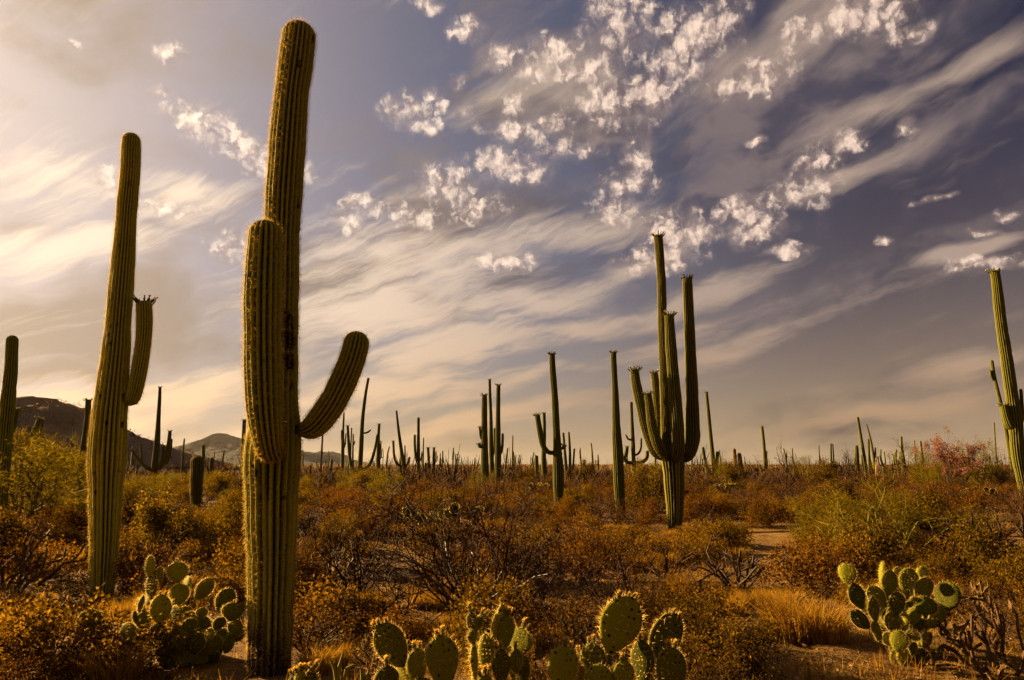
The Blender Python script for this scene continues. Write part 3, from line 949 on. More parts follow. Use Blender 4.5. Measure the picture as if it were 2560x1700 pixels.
saguaro('wide-armed saguaro with a tall leaning trunk, two long arms and a stub', 46, 13, 4,
        [(897, 1213, 13), (900, 1165, 13), (903, 1114, 12), (906, 1052, 10), (913, 991, 8), (921, 945, 6.5)],
        [[(897, 1180, 8), (884, 1176, 9), (876, 1154, 9), (872, 1114, 8), (869, 1064, 7)], [(902, 1176, 8), (919, 1168, 9), (930, 1148, 9), (938, 1118, 7), (943, 1086, 5)], [(906, 1083, 4), (916, 1082, 5), (922, 1079, 5), (927, 1074, 4)]],
        crowns=(0, 1), step=0.16)
saguaro('small saguaro stem in the gap left of the wide-armed trunk', 66, 9, 3, [(876, 1160, 5), (877, 1114, 4), (879, 1069, 4)], step=0.25)
saguaro('knobbly thin saguaro close left of the wide-armed trunk', 70, 9, 3, [(882, 1165, 5), (882, 1130, 5), (883, 1084, 4)], [[(883, 1115, 2), (886, 1108, 3), (887, 1102, 3)]], step=0.25)
saguaro('straight armless saguaro right of the wide-armed one', 48, 13, 4, [(945, 1198, 12), (946, 1134, 11), (946, 1093, 8), (948, 1060, 7)], crowns=(0,), step=0.16)
saguaro('leaning saguaro with two short curved arms, fork shaped', 52, 12, 4, [(1012, 1205, 10), (1009, 1165, 10), (1003, 1124, 9.5), (996, 1073, 7), (991, 1026, 5)],
        [[(1008, 1168, 6), (994, 1161, 6.5), (986, 1144, 6.5), (983, 1102, 6)], [(1010, 1168, 5), (1019, 1160, 6), (1024, 1142, 5)]], crowns=(1,), step=0.18)
saguaro('upright saguaro with an arm pressed along its left side', 55, 12, 4, [(1045, 1205, 9.5), (1046, 1154, 9.5), (1046, 1093, 8), (1046, 1043, 7)], [[(1044, 1158, 6), (1039, 1140, 7), (1037, 1110, 7), (1037, 1086, 6)], [(1047, 1156, 4), (1053, 1146, 4), (1055, 1133, 4)]], step=0.18)
saguaro('needle-thin saguaro right of the upright pair', 82, 8, 3, [(1058, 1168, 4), (1058, 1130, 4), (1059, 1094, 3)], step=0.4)
saguaro('left stem of three short dark saguaros in a row', 56, 10, 4, [(1064, 1195, 6), (1064, 1156, 6)], step=0.2)
saguaro('middle stem of three short dark saguaros in a row', 56, 10, 4, [(1074, 1197, 7), (1072, 1154, 7), (1070, 1119, 7)], crowns=(0,), step=0.2)
saguaro('right stem of three short dark saguaros in a row', 56, 10, 4, [(1083, 1197, 7), (1084, 1154, 7), (1085, 1119, 6)], crowns=(0,), step=0.2)
saguaro('thick dark saguaro with a flowering stub arm on its left', 32, 14, 5, [(1213, 1245, 20), (1212, 1207, 20), (1212, 1153, 20), (1211, 1073, 16), (1211, 986, 14)],
        [[(1206, 1100, 5), (1202, 1092, 6), (1199, 1066, 6)], [(1206, 1117, 8), (1200, 1116, 9), (1197, 1108, 9)]], crowns=(0, 1, 2), step=0.12)
saguaro('thin tall saguaro standing between two thicker stems', 45, 12, 4, [(1229, 1205, 12), (1229, 1153, 12), (1228, 1121, 12), (1227, 1041, 9), (1225, 993, 8), (1224, 948, 7)], [[(1230, 1150, 5, .3), (1236, 1120, 6, .3), (1236, 1070, 5, .3)]], crowns=(0,), step=0.16)
saguaro('saguaro with a bare woody foot and one thin right arm', 31, 14, 5, [(1242, 1255, 8), (1244, 1200, 13), (1245, 1153, 17), (1245, 1105, 15), (1245, 1041, 12), (1246, 961, 11)], [[(1248, 1140, 6), (1253, 1130, 7), (1256, 1115, 7), (1257, 1083, 6)]], crowns=(0,), step=0.12)
saguaro('leaning short saguaro stem right of the three thick ones', 62, 9, 3, [(1261, 1185, 5), (1264, 1165, 5), (1269, 1120, 4)], step=0.25)
saguaro('hair-thin straight saguaro right of the three thick ones', 60, 9, 3, [(1279, 1195, 4.5), (1281, 1140, 4), (1282, 1088, 3)], step=0.25)
saguaro('flower-tipped saguaro column behind the hooked arm', 40, 12, 4, [(1365, 1225, 12), (1361, 1185, 14), (1359, 1137, 12), (1361, 1073, 9), (1360, 1032, 8)], crowns=(0,), step=0.16)
saguaro('dark bluntly rounded saguaro post under the hooked arm', 38, 12, 4, [(1342, 1222, 10), (1342, 1180, 10), (1341, 1138, 9)], step=0.14)
saguaro('thin saguaro rising right behind the hooked-arm saguaro', 46, 11, 4, [(1417, 1205, 8), (1414, 1153, 8), (1408, 1081, 6)], step=0.18)
saguaro('thin saguaro with one raised right arm', 46, 11, 4, [(1425, 1205, 7), (1425, 1137, 7), (1422, 1079, 5)], [[(1426, 1192, 5), (1430, 1180, 5), (1433, 1162, 5), (1436, 1121, 5)]], step=0.18)
saguaro('isolated dark saguaro post in open scrub', 46, 12, 4, [(1462, 1210, 9), (1461, 1180, 9), (1460, 1149, 8)], step=0.16)
saguaro('far saguaro with drooping twisted arms behind the slim column', 45, 12, 4, [(1585, 1195, 11), (1584, 1162, 11), (1583, 1121, 11), (1580, 1057, 9), (1578, 1004, 8)],
        [[(1580, 1100, 4), (1574, 1099, 5), (1569, 1096, 5), (1564, 1086, 4)], [(1582, 1157, 9), (1569, 1156, 10), (1561, 1146, 10), (1565, 1135, 11), (1568, 1116, 9)], [(1586, 1138, 5), (1596, 1134, 6), (1602, 1121, 6), (1603, 1095, 5)], [(1586, 1157, 9), (1605, 1155, 10), (1617, 1144, 10), (1618, 1126, 10)]], crowns=(2,), step=0.16)
saguaro('leaning saguaro with two low arms right of the candelabra', 45, 12, 4, [(1786, 1212, 13), (1785, 1174, 13), (1781, 1133, 11), (1775, 1072, 10), (1770, 1021, 9), (1766, 980, 8)],
        [[(1783, 1200, 7), (1770, 1196, 9), (1767, 1174, 9), (1761, 1144, 8), (1757, 1117, 8)], [(1786, 1198, 8), (1791, 1185, 9), (1792, 1164, 9), (1794, 1128, 9)]], crowns=(0,), step=0.16)
saguaro('reddish dead saguaro stump, left of a pair', 58, 10, 4, [(1843, 1184, 11), (1839, 1164, 11), (1835, 1121, 9)], mat='saguaro_dead', step=0.2)
saguaro('darker dead saguaro stump, right of a pair', 58, 10, 4, [(1856, 1188, 12), (1852, 1164, 12), (1848, 1132, 10)], mat='saguaro_dead', step=0.2)
saguaro('single saguaro left of the round bare tree', 58, 11, 4, [(1913, 1180, 9), (1912, 1144, 9), (1909, 1103, 8), (1905, 1066, 7)], [[(1911, 1174, 5), (1904, 1175, 6), (1899, 1161, 5)]], crowns=(0,), step=0.2)
saguaro('faint thin saguaro right of the round bare tree', 110, 8, 3, [(2049, 1160, 4), (2048, 1135, 3.5), (2047, 1113, 3)], step=0.4)
saguaro('saguaro split into two thin stems over a thick foot', 52, 11, 4, [(2081, 1202, 9), (2080, 1174, 9), (2078, 1154, 6), (2077, 1108, 5)], [[(2080, 1168, 3), (2084, 1150, 4), (2082, 1109, 3)]], step=0.2)
saguaro('leaning saguaro with thin top left of the wooden stump', 50, 12, 4, [(2167, 1190, 9), (2163, 1156, 9), (2159, 1133, 9.5), (2152, 1092, 8), (2144, 1042, 7.5)], step=0.18)
saguaro('squat dark saguaro leaning beside the thin-topped one', 50, 12, 4, [(2145, 1185, 13), (2143, 1160, 13), (2141, 1113, 10)], step=0.18)
saguaro('pointed leaning saguaro just left of the wooden stump', 64, 10, 4, [(2186, 1165, 7), (2182, 1129, 7), (2175, 1092, 5), (2166, 1059, 3)], [[(2183, 1150, 3), (2188, 1140, 5), (2188, 1118, 4)]], step=0.2)
saguaro('short upright saguaro between two leaning ones', 62, 10, 4, [(2173, 1160, 7), (2172, 1130, 7), (2171, 1097, 6)], step=0.2)
saguaro('thin dark saguaro left of the right edge saguaro', 68, 9, 3, [(2492, 1150, 5), (2489, 1120, 4.5), (2485, 1056, 4)], step=0.25)
saguaro('small far saguaro beside the pink tree', 100, 8, 3, [(2288, 1140, 4), (2287, 1120, 4), (2286, 1100, 3)], step=0.4)

# far saguaros on the plain, too small to show more than a ribbed post or a fork
def far_saguaros():
    rs = np.random.RandomState(77)
    protos = []
    for k in range(7):
        g = Geo()
        h = 1.0
        path = [(0, 0, -0.02), (rs.normal() * .01, 0, .3), (rs.normal() * .015, 0, .65), (rs.normal() * .03, 0, 1.0)]
        v, q, rg, hg, sc, fr = stem(path, [.036, .042, .038, .026], 9, 3, 0.08, 300 + k, 0.2)
        V, Q, A, HH = [v], [q], [rg], [hg]
        off = len(v)
        for a in range((0, 0, 1, 2, 0, 1, 3)[k]):
            sx = (-1, 1, -1)[a]
            z0 = .35 + .15 * rs.rand()
            ln = .25 + .25 * rs.rand()
            ap = [(0, 0, z0), (sx * .07, .02 * a, z0 - .01), (sx * .11, .02 * a, z0 + .05), (sx * .12, .02 * a, z0 + ln)]
            v2, q2, r2, h2, s2, _ = stem(ap, [.02, .026, .027, .02], 8, 3, 0.06, 320 + k * 3 + a, 0.2)
            V.append(v2)
            Q.append(q2 + off)
            A.append(r2)
            HH.append(h2 + 5)
            off += len(v2)
        v, q = np.concatenate(V), np.concatenate(Q)
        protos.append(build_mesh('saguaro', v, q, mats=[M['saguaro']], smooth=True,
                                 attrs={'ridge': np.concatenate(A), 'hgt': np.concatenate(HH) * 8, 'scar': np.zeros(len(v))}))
    n = 0
    while n < 140:
        Y = 75 + 420 * rs.rand() ** 1.3
        px = rs.rand() * 2600 - 20
        if 180 < px < 330 or 600 < px < 750:
            continue
        h = 1.8 + 5.0 * rs.rand() ** 1.3
        if Y < 120:
            h = min(h, 3.4)
        p = at(px, 1160, Y)
        z = float(gz(p.x, p.y))
        if px < 520 and Y > 105:
            continue
        k = rs.randint(7)
        o = link('saguaro', protos[k], loc=(p.x, p.y, z), rotz=rs.rand() * 6.28, scale=(h * (.8 + .5 * rs.rand()),) * 2 + (h,))
        o.rotation_euler = (rs.normal() * .05, rs.normal() * .05, o.rotation_euler.z)
        zone = ('under the left hill', 'below the pointed peak', 'left of the wide-armed saguaro', 'left of the three thick saguaros', 'left of the hooked-arm saguaro', 'behind the candelabra', 'right of the candelabra', 'left of the pink tree', 'by the right edge')[
            int(np.searchsorted((330, 600, 880, 1180, 1400, 1760, 2060, 2300), px))]
        how = ('forked' if k in (2, 3, 5, 6) else 'tiny') + (' far' if Y < 200 else ' very far') + (' tall' if h > 4.5 else '')
        tag(o, how + ' saguaro spike ' + zone, 'saguaro', 'far saguaros ' + zone)
        n += 1
    for (px, py, h) in ((120, 1035, 2.2), (60, 1060, 2.0), (150, 1060, 2.4), (352, 1125, 2.6), (405, 1135, 2.4), (180, 1065, 2.6), (25, 1040, 2.5)):
        Y = 112.0
        for _ in range(60):
            p = at(px, py, Y)
            if hill_z(p.x, Y) >= p.z:
                break
            Y += 1
        o = link('saguaro', protos[rs.randint(3)], loc=(p.x, p.y, hill_z(p.x, Y) - 0.1), rotz=rs.rand() * 6.28, scale=h)
        tag(o, 'tiny far saguaro standing on the slope of the left hill', 'saguaro', 'far saguaros on the hill')


far_saguaros()

# ------------------------------------------------------------------ shrubs, trees, cholla, grass
def rot_from(d, ang, az):
    q = d.to_track_quat('Z', 'Y')
    return q @ Vector((math.sin(ang) * math.cos(az), math.sin(ang) * math.sin(az), math.cos(ang)))


def grow(rng, p, d, L, r, lvl, out, tips, step=0.12, wig=0.22, lift=0.05, kids=(0.55, 0.9), ratio=(0.45, 0.75), ang=(25, 60), taper=0.55, bend=0.0):
    n = max(2, int(round(L / step)))
    sl_ = L / n
    r1 = r
    for i in range(n):
        d = (d + Vector((rng.gauss(0, wig), rng.gauss(0, wig), rng.gauss(0, wig) + lift))).normalized()
        q = p + d * sl_
        r2 = r * (1 - (1 - taper) * (i + 1) / n)
        out.append((p.x, p.y, p.z, q.x, q.y, q.z, r1, r2))
        if lvl <= 1:
            tips.append((q.x, q.y, q.z, d.x, d.y, d.z))
        p, r1 = q, r2
        if lvl > 0 and i >= (1 if n > 3 else 0) - (lvl < 2):
            k = 1 if rng.random() < kids[0] else 0
            k += 1 if rng.random() < kids[1] - kids[0] else 0
            for _ in range(k):
                cd = rot_from(d, R(rng.uniform(*ang)), rng.uniform(0, 6.283))
                cl = L * rng.uniform(*ratio) * (1 - 0.35 * i / n)
                grow(rng, p, cd, cl, r2 * 0.68, lvl - 1, out, tips, step * 0.8, wig, lift, kids, ratio, ang, taper, bend)


def shrub(seed, stems, height, lean, lvl, r0, step=0.12, **kw):
    rng = random.Random(seed)
    out, tips = [], []
    for k in range(stems):
        a = 6.283 * (k + rng.random() * 0.8) / stems
        t = R(rng.uniform(*lean))
        d = Vector((math.sin(t) * math.cos(a), math.sin(t) * math.sin(a), math.cos(t)))
        p = Vector((math.cos(a) * 0.05, math.sin(a) * 0.05, -0.03)) * rng.random()
        p.z = -0.03
        grow(rng, p, d, height * rng.uniform(0.7, 1.05), r0 * rng.uniform(0.7, 1.0), lvl, out, tips, step, **kw)
    s = np.array(out, np.float32)
    s[:, 2] = np.maximum(s[:, 2], -0.03)
    s[:, 5] = np.maximum(s[:, 5], 0.0)
    return s, np.array(tips, np.float32)


def bush_meshes(seed, stems, height, lean, lvl, r0, step, wood, leaf=None, n_leaf=0, l=0.03, w=0.014, scat=0.03, sides=3, minr=0.0018, **kw):
    s, tips = shrub(seed, stems, height, lean, lvl, r0, step, **kw)
    s[:, 6:] = np.maximum(s[:, 6:], minr)
    g = Geo()
    tubes(g, s, sides)
    res = [g.mesh('branches', [M[wood]])]
    if leaf:
        rs = np.random.RandomState(seed)
        k = rs.randint(0, len(tips), n_leaf)
        p = tips[k, :3] + rs.normal(size=(n_leaf, 3)) * scat
        p[:, 2] = np.maximum(p[:, 2], 0.01)
        g2 = Geo()
        leaves(g2, p, rs, l, w, axis=tips[k, 3:] * 0.6)
        res.append(g2.mesh('foliage', [M[leaf]]))
    ext = float(np.abs(s[:, 3:5]).max())
    top = float(s[:, 5].max())
    return res, ext, top


PROTO = {}


def cholla_meshes(seed, stems, height, lean, wood):
    sp = 'spine_dark' if wood == 'cholla_dark' else 'spine'
    s, tips = shrub(seed, stems, height, lean, 3, 0.013, 0.075, wig=0.2, ratio=(.5, .8), taper=.85, ang=(30, 75), kids=(.34, .52))
    s[:, 6:] = np.maximum(s[:, 6:], 0.0075)
    g = Geo()
    tubes(g, s, 6)
    rs = np.random.RandomState(seed)
    n = min(9000, len(s) * 14)
    i = rs.randint(0, len(s), n)
    t = rs.rand(n)[:, None]
    p = s[i, :3] * (1 - t) + s[i, 3:6] * t
    d = rs.normal(size=(n, 3))
    d /= np.linalg.norm(d, axis=1, keepdims=True)
    g2 = Geo()
    needles(g2, p + d * .006, d, .022 * (.5 + rs.rand(n)), .0011, rs)
    return [g.mesh('branches', [M[wood]]), g2.mesh('spines', [M[sp]])], float(np.abs(s[:, 3:5]).max()), float(s[:, 5].max())




def proto(kind, n, fn):
    PROTO[kind] = [fn(k) for k in range(n)]


proto('bursage', 4, lambda k: bush_meshes(100 + k, 16, 0.30, (8, 78), 2, 0.006, 0.08, 'twig_red', 'leaf_gold', 4600, 0.026, 0.015, 0.035, wig=0.2, ratio=(.5, .8)))
proto('rust', 4, lambda k: bush_meshes(140 + k, 15, 0.36, (5, 70), 2, 0.007, 0.09, 'twig_red', 'leaf_brown', 4200, 0.026, 0.013, 0.04, wig=0.2, ratio=(.5, .8)))
proto('creosote', 4, lambda k: bush_meshes(180 + k, 11, 0.62, (5, 55), 2, 0.011, 0.13, 'twig_dark', 'leaf_creo', 6400, 0.032, 0.018, 0.05, wig=0.14, ratio=(.45, .75), lift=0.06))
proto('olive', 4, lambda k: bush_meshes(220 + k, 13, 0.42, (5, 68), 2, 0.008, 0.10, 'twig_dark', 'leaf_olive', 6000, 0.028, 0.016, 0.045, wig=0.18, ratio=(.5, .8)))
proto('bare', 4, lambda k: bush_meshes(260 + k, 12, 0.55, (10, 70), 3, 0.011, 0.13, 'twig_red', wig=0.22, ratio=(.4, .68), ang=(25, 65), kids=(.7, 1.0)))
proto('thorn', 4, lambda k: bush_meshes(280 + k, 14, 0.5, (8, 72), 3, 0.010, 0.11, 'twig_dark', 'leaf_brown', 1300, 0.022, 0.012, 0.03, wig=0.24, ratio=(.42, .7), ang=(25, 65), kids=(.66, .95)))
proto('verde', 3, lambda k: bush_meshes(300 + k, 9, 0.85, (5, 50), 3, 0.016, 0.16, 'twig_green', 'leaf_verde', 8000, 0.05, 0.006, 0.05, wig=0.14, ratio=(.42, .7), lift=0.05))
proto('cholla', 3, lambda k: cholla_meshes(340 + k, 12, 0.36, (15, 85), 'cholla'))
proto('cholla_dark', 2, lambda k: cholla_meshes(360 + k, 11, 0.42, (10, 80), 'cholla_dark'))
proto('ocotillo', 1, lambda k: bush_meshes(380 + k, 14, 2.3, (4, 28), 0, 0.020, 0.25, 'twig_dark', wig=0.05, lift=0.02))
proto('tree', 3, lambda k: bush_meshes(390 + k, 4, 1.1, (8, 50), 4, 0.05, 0.2, 'twig_dark', wig=0.2, ratio=(.5, .75), ang=(20, 55), kids=(.55, .85), lift=.06, minr=.004))


def grass_mesh(seed, n, h, rad):
    rs = np.random.RandomState(seed)
    g = Geo()
    a, rr = rs.rand(n) * 6.283, rad * np.sqrt(rs.rand(n))
    p = np.stack([np.cos(a) * rr, np.sin(a) * rr, np.full(n, -0.01)], 1)
    out = np.stack([np.cos(a + rs.normal(size=n) * .6), np.sin(a + rs.normal(size=n) * .6), np.zeros(n)], 1)
    hh = h * (0.45 + 0.65 * rs.rand(n))
    tilt = 0.12 + 0.5 * rs.rand(n)
    d1 = out * tilt[:, None] * 0.6 + np.array([0, 0, 1.0])
    d2 = out * tilt[:, None] * 1.9 + np.array([0, 0, 0.8])
    m = p + d1 * (hh * 0.5)[:, None]
    t = m + d2 * (hh * 0.5)[:, None]
    b = np.stack([-out[:, 1], out[:, 0], np.zeros(n)], 1)
    ang = rs.rand(n)[:, None] * 3.14
    b = b * np.cos(ang) + out * np.sin(ang)
    w = 0.0028 + 0.002 * rs.rand(n)[:, None]
    v = np.stack([p - b * w, p + b * w, m - b * w * .8, m + b * w * .8, t], 1)
    k = np.arange(n)[:, None] * 5
    g.add(v.reshape(-1, 3), k + np.array([[0, 1, 3, 2]]), k + np.array([[2, 3, 4]]), rnd=np.repeat(rs.rand(n), 5))
    return g


PROTO['grass'] = [([grass_mesh(400 + k, 420, 0.34, 0.16).mesh('blades', [M['grass']])], 0.28, 0.34) for k in range(3)]
KIND = {'bursage': ('bursage_bush', 'bush'), 'rust': ('brown_bush', 'bush'), 'creosote': ('creosote_bush', 'bush'), 'olive': ('olive_bush', 'bush'), 'bare': ('twiggy_shrub', 'shrub'), 'thorn': ('thorn_bush', 'bush'),
        'verde': ('palo_verde', 'tree'), 'cholla': ('cholla', 'cactus'), 'cholla_dark': ('cholla', 'cactus'), 'ocotillo': ('ocotillo', 'shrub'), 'tree': ('bare_tree', 'tree'), 'grass': ('grass_tuft', 'grass')}
PARTS = {'cholla': ('branches', 'spines'), 'cholla_dark': ('branches', 'spines'), 'verde': ('branches', 'crown'), 'tree': ('branches',), 'grass': ('blades',)}
_used = [0]


def place(kind, p, width, height=None, label=None, group=None, var=None, parts=True, rot=None):
    """One plant standing at p, about width metres across."""
    _used[0] += 1
    k = _used[0] if var is None else var
    meshes, ext, top = PROTO[kind][k % len(PROTO[kind])]
    s = width / (2 * ext) * 1.12
    sz = s if height is None else height / top
    nm, cat = KIND[kind]
    rz = (k * 2.399) % 6.283 if rot is None else rot
    root = link(nm, None if len(meshes) > 1 else meshes[0], loc=p, rotz=rz, scale=(s, s, sz))
    tag(root, label, cat, group)
    if len(meshes) > 1:
        for me, pn in zip(meshes, PARTS.get(kind, ('branches', 'foliage'))):
            link(pn, me, root)['kind'] = 'stuff'
    return root


def put(kind, px, py, wpx, hpx=None, label=None, group=None, **kw):
    p = foot(px, py)
    k = p.y / FPX
    return place(kind, p, wpx * k, None if hpx is None else hpx * k, label, group, **kw)


# -- plants one can point at
put('verde', 60, 1340, 560, 240, 'yellow-green palo verde filling the left edge behind the cholla', var=0)
put('verde', -60, 1300, 420, 215, 'palo verde cut off by the left edge of the picture', var=1)
put('verde', 150, 1290, 240, 150, 'smaller palo verde hard against the tall left saguaro', var=2)
put('verde', 2210, 1425, 400, 235, 'wide green palo verde shrub behind the right prickly pear', var=2)
put('verde', 2080, 1400, 210, 150, 'low green shrub at the left flank of the wide palo verde', var=1)
put('creosote', 2330, 1400, 200, 150, 'leafy green bush at the right flank of the wide palo verde', var=1)
put('cholla', 20, 1500, 300, 175, 'reddish tangled cholla at the lower left edge', var=0)
put('cholla', 120, 1555, 160, 90, 'small cholla fragment in front of the reddish tangled one', var=1)
put('cholla', 2500, 1690, 400, 210, 'tangled brown cholla in the lower right corner', var=1)
put('cholla_dark', 2480, 1455, 260, 170, 'dark cholla at the right edge above the corner one', var=0)
put('cholla_dark', 1840, 1475, 270, 120, 'dark curled cholla skeleton in front of the sandy track', var=1)
put('cholla', 840, 1465, 220, 110, 'low rust-coloured cholla right of the largest saguaro', var=2)
put('creosote', 480, 1385, 130, 110, 'dark green creosote bush under the stout young saguaro', var=0)
put('creosote', 560, 1405, 150, 150, 'yellow-green creosote bush touching the left side of the largest saguaro', var=2)
put('bursage', 590, 1440, 90, 80, 'small golden bush against the foot of the largest saguaro', var=1)
put('creosote', 1615, 1300, 130, 130, 'dark creosote bush between the slim column and the candelabra', var=3)
put('creosote', 1440, 1268, 90, 55, 'round dark green bush right of the hooked-arm saguaro', var=0)
put('olive', 1830, 1715, 280, 170, 'dark olive bush at the bottom right of centre', var=0)
put('bursage', 110, 1700, 330, 170, 'golden leafy bush in the lower left corner', var=0)
put('bursage', 300, 1690, 260, 130, 'golden leafy bush below the left prickly pear', var=2)
put('olive', 30, 1640, 220, 110, 'low olive bush on the left edge above the corner bush', var=3)
put('bursage', 830, 1590, 260, 115, 'rusty gold bush right of the foot of the largest saguaro', var=3)
put('rust', 2030, 1490, 220, 130, 'brown bush left of the right prickly pear', var=0)
put('bursage', 1730, 1590, 200, 110, 'golden brown bush right of the front prickly pears', var=2)
put('grass', 1990, 1595, 190, 115, 'tall clump of golden dry grass left of the right prickly pear', var=0)
put('grass', 2060, 1600, 150, 105, 'golden grass clump touching the right prickly pear', var=1)
put('grass', 1945, 1560, 100, 90, 'sunlit tip of golden grass by the sandy strip', var=2)
put('grass', 285, 1712, 160, 110, 'golden grass clump on the bottom edge left of the largest saguaro', var=1)
put('bursage', 1580, 1365, 130, 48, 'golden bush below the slim saguaro column', var=1)
put('bursage', 1765, 1375, 150, 60, 'golden bush at the foot of the candelabra', var=3)
put('bursage', 1640, 1405, 150, 55, 'low golden bush in front of the candelabra', var=0)
put('bursage', 1910, 1320, 90, 60, 'small golden bush at the far end of the sandy track', var=2)
put('bare', 920, 1330, 180, 110, 'twiggy rust shrub right of the thick arm of the largest saguaro', var=1)
put('tree', 378, 1370, 210, 150, 'small bare tree with a dark trunk right of the tall left saguaro', var=0)


def put_far(kind, px, ytop, wpx, Y, label, **kw):
    p = at(px, 1160, Y)
    z = float(gz(p.x, Y))
    return place(kind, (p.x, Y, z), wpx * Y / FPX, at(px, ytop, Y).z - z, label, **kw)


put_far('tree', 1970, 1088, 90, 48, 'round bare tree on the right horizon', var=1)
put_far('tree', 2235, 1092, 110, 42, 'spreading bare tree right of the wooden stump', var=2)
put_far('tree', 2120, 1110, 60, 50, 'small bare tree left of the leaning saguaros', var=0)
put_far('tree', 1020, 1130, 60, 40, 'leafless tree under the fork-shaped saguaro', var=1)
put_far('ocotillo', 1742, 1112, 70, 40, 'ocotillo with thin straight wands right of the candelabra', var=0)
put_far('ocotillo', 1130, 1110, 60, 36, 'ocotillo with thin wands left of the thick dark saguaro', var=0)
put_far('verde', 2305, 1112, 130, 36, 'yellowish palo verde left of the pink tree', var=0)
put_far('verde', 2460, 1100, 120, 30, 'wispy palo verde right of the pink tree', var=1)
put_far('verde', 120, 1080, 160, 30, 'pale palo verde on the rise behind the left edge bushes', var=2)
put_far('tree', 150, 1065, 150, 34, 'silvery leafless tree below the left hill', var=0)
put_far('verde', 1630, 1150, 120, 24, 'yellow palo verde behind the candelabra foot', var=0)
put_far('verde', 900, 1160, 140, 34, 'yellow palo verde below the wide-armed saguaro', var=2)


put('bare', 1350, 1490, 300, 170, 'bare rust-red shrub right of the wide twiggy shrub', var=0)
put('bare', 1010, 1535, 260, 140, 'low bare shrub left of the wide twiggy shrub', var=2)
put('bare', 1430, 1420, 240, 120, 'leafless reddish shrub below the slim saguaro column', var=3)
put('bare', 1240, 1420, 260, 130, 'leafless shrub hidden behind the wide twiggy shrub', var=1)
put('bare', 1400, 1590, 260, 120, 'low bare shrub behind the right clump of front prickly pears', var=2)
put('rust', 1300, 1600, 200, 85, 'rust bush behind the middle clump of front prickly pears', var=1)
put('bare', 880, 1420, 220, 110, 'dark bare shrub beside the sandy clearing right of the largest saguaro', var=0)
put('rust', 760, 1480, 160, 90, 'dark rust bush close right of the largest saguaro', var=2)


# the big bare shrub in the middle of the foreground
def centre_shrub():
    p = foot(1190, 1545)
    s, tips = shrub(911, 32, 0.85, (6, 84), 4, 0.013, 0.11, wig=0.22, ratio=(.42, .66), ang=(22, 62), kids=(.72, 1.0), lift=0.03)
    s[:, 6:] = np.maximum(s[:, 6:], 0.0026)
    k = 2.5 / (2 * np.percentile(np.abs(s[:, 3]), 99))
    s[:, :6] *= k
    s[:, [2, 5]] *= 1.42 / np.percentile(s[:, 5], 99.5)
    big = s[:, 6] > 0.008
    root = link('twiggy_shrub', None, loc=p)
    tag(root, 'wide bare twiggy shrub in the middle behind the front prickly pears', 'shrub')
    for nm, sel, sd, mt in (('limbs', big, 6, 'twig_grey'), ('twigs', ~big, 3, 'twig_red')):
        g = Geo()
        tubes(g, s[sel], sd)
        link(nm, g.mesh(nm, [M[mt]]), root)


centre_shrub()


def pink_tree():
    p = at(2370, 1160, 30)
    p.z = float(gz(p.x, p.y))
    s, tips = shrub(77, 6, 0.9, (5, 45), 3, 0.03, 0.16, wig=0.16, ratio=(.45, .75), lift=.04)
    k = 2.7 / (2 * np.percentile(np.abs(s[:, 3:5]), 98))
    s[:, :6] *= k
    z = 3.0 / s[:, 5].max()
    s[:, [2, 5]] *= z
    s[:, 6:] = np.maximum(s[:, 6:], .004)
    tips[:, :3] *= k
    tips[:, 2] *= z
    root = link('pink_tree', None, loc=p)
    tag(root, 'pink flowering tree on the right horizon', 'tree')
    g = Geo()
    tubes(g, s, 4)
    link('branches', g.mesh('branches', [M['twig_dark']]), root)
    rs = np.random.RandomState(4)
    i = rs.randint(0, len(tips), 9000)
    q = tips[i, :3] + rs.normal(size=(9000, 3)) * .06
    g = Geo()
    leaves(g, q, rs, .05, .035)
    link('crown', g.mesh('crown', [M['leaf_pink']]), root)


pink_tree()


# weathered stump of a dead saguaro
def wood_stump():
    p = at(2194, 1205, 42)
    p.z = float(gz(p.x, p.y))
    root = link('wooden_stump', None, loc=p)
    tag(root, 'split golden wooden stump of a dead saguaro', 'stump')
    rs = np.random.RandomState(8)
    for k in range(7):
        a = k / 7 * 6.283
        h = (1.25, 1.9, 1.6, 1.1, 1.75, 1.35, 1.0)[k]
        g = Geo()
        c = np.array([math.cos(a), math.sin(a), 0]) * .075
        tubes(g, [np.concatenate([c + (0, 0, -.05), c * 1.1 + (0.03, 0, h * .6), [.034, .03]]), np.concatenate([c * 1.1 + (0.03, 0, h * .6), c * (1.2 + rs.rand()) + (.06, 0, h), [.03, .006]])], 5)
        link('rib', g.mesh('rib', [M['deadwood']]), root)


wood_stump()


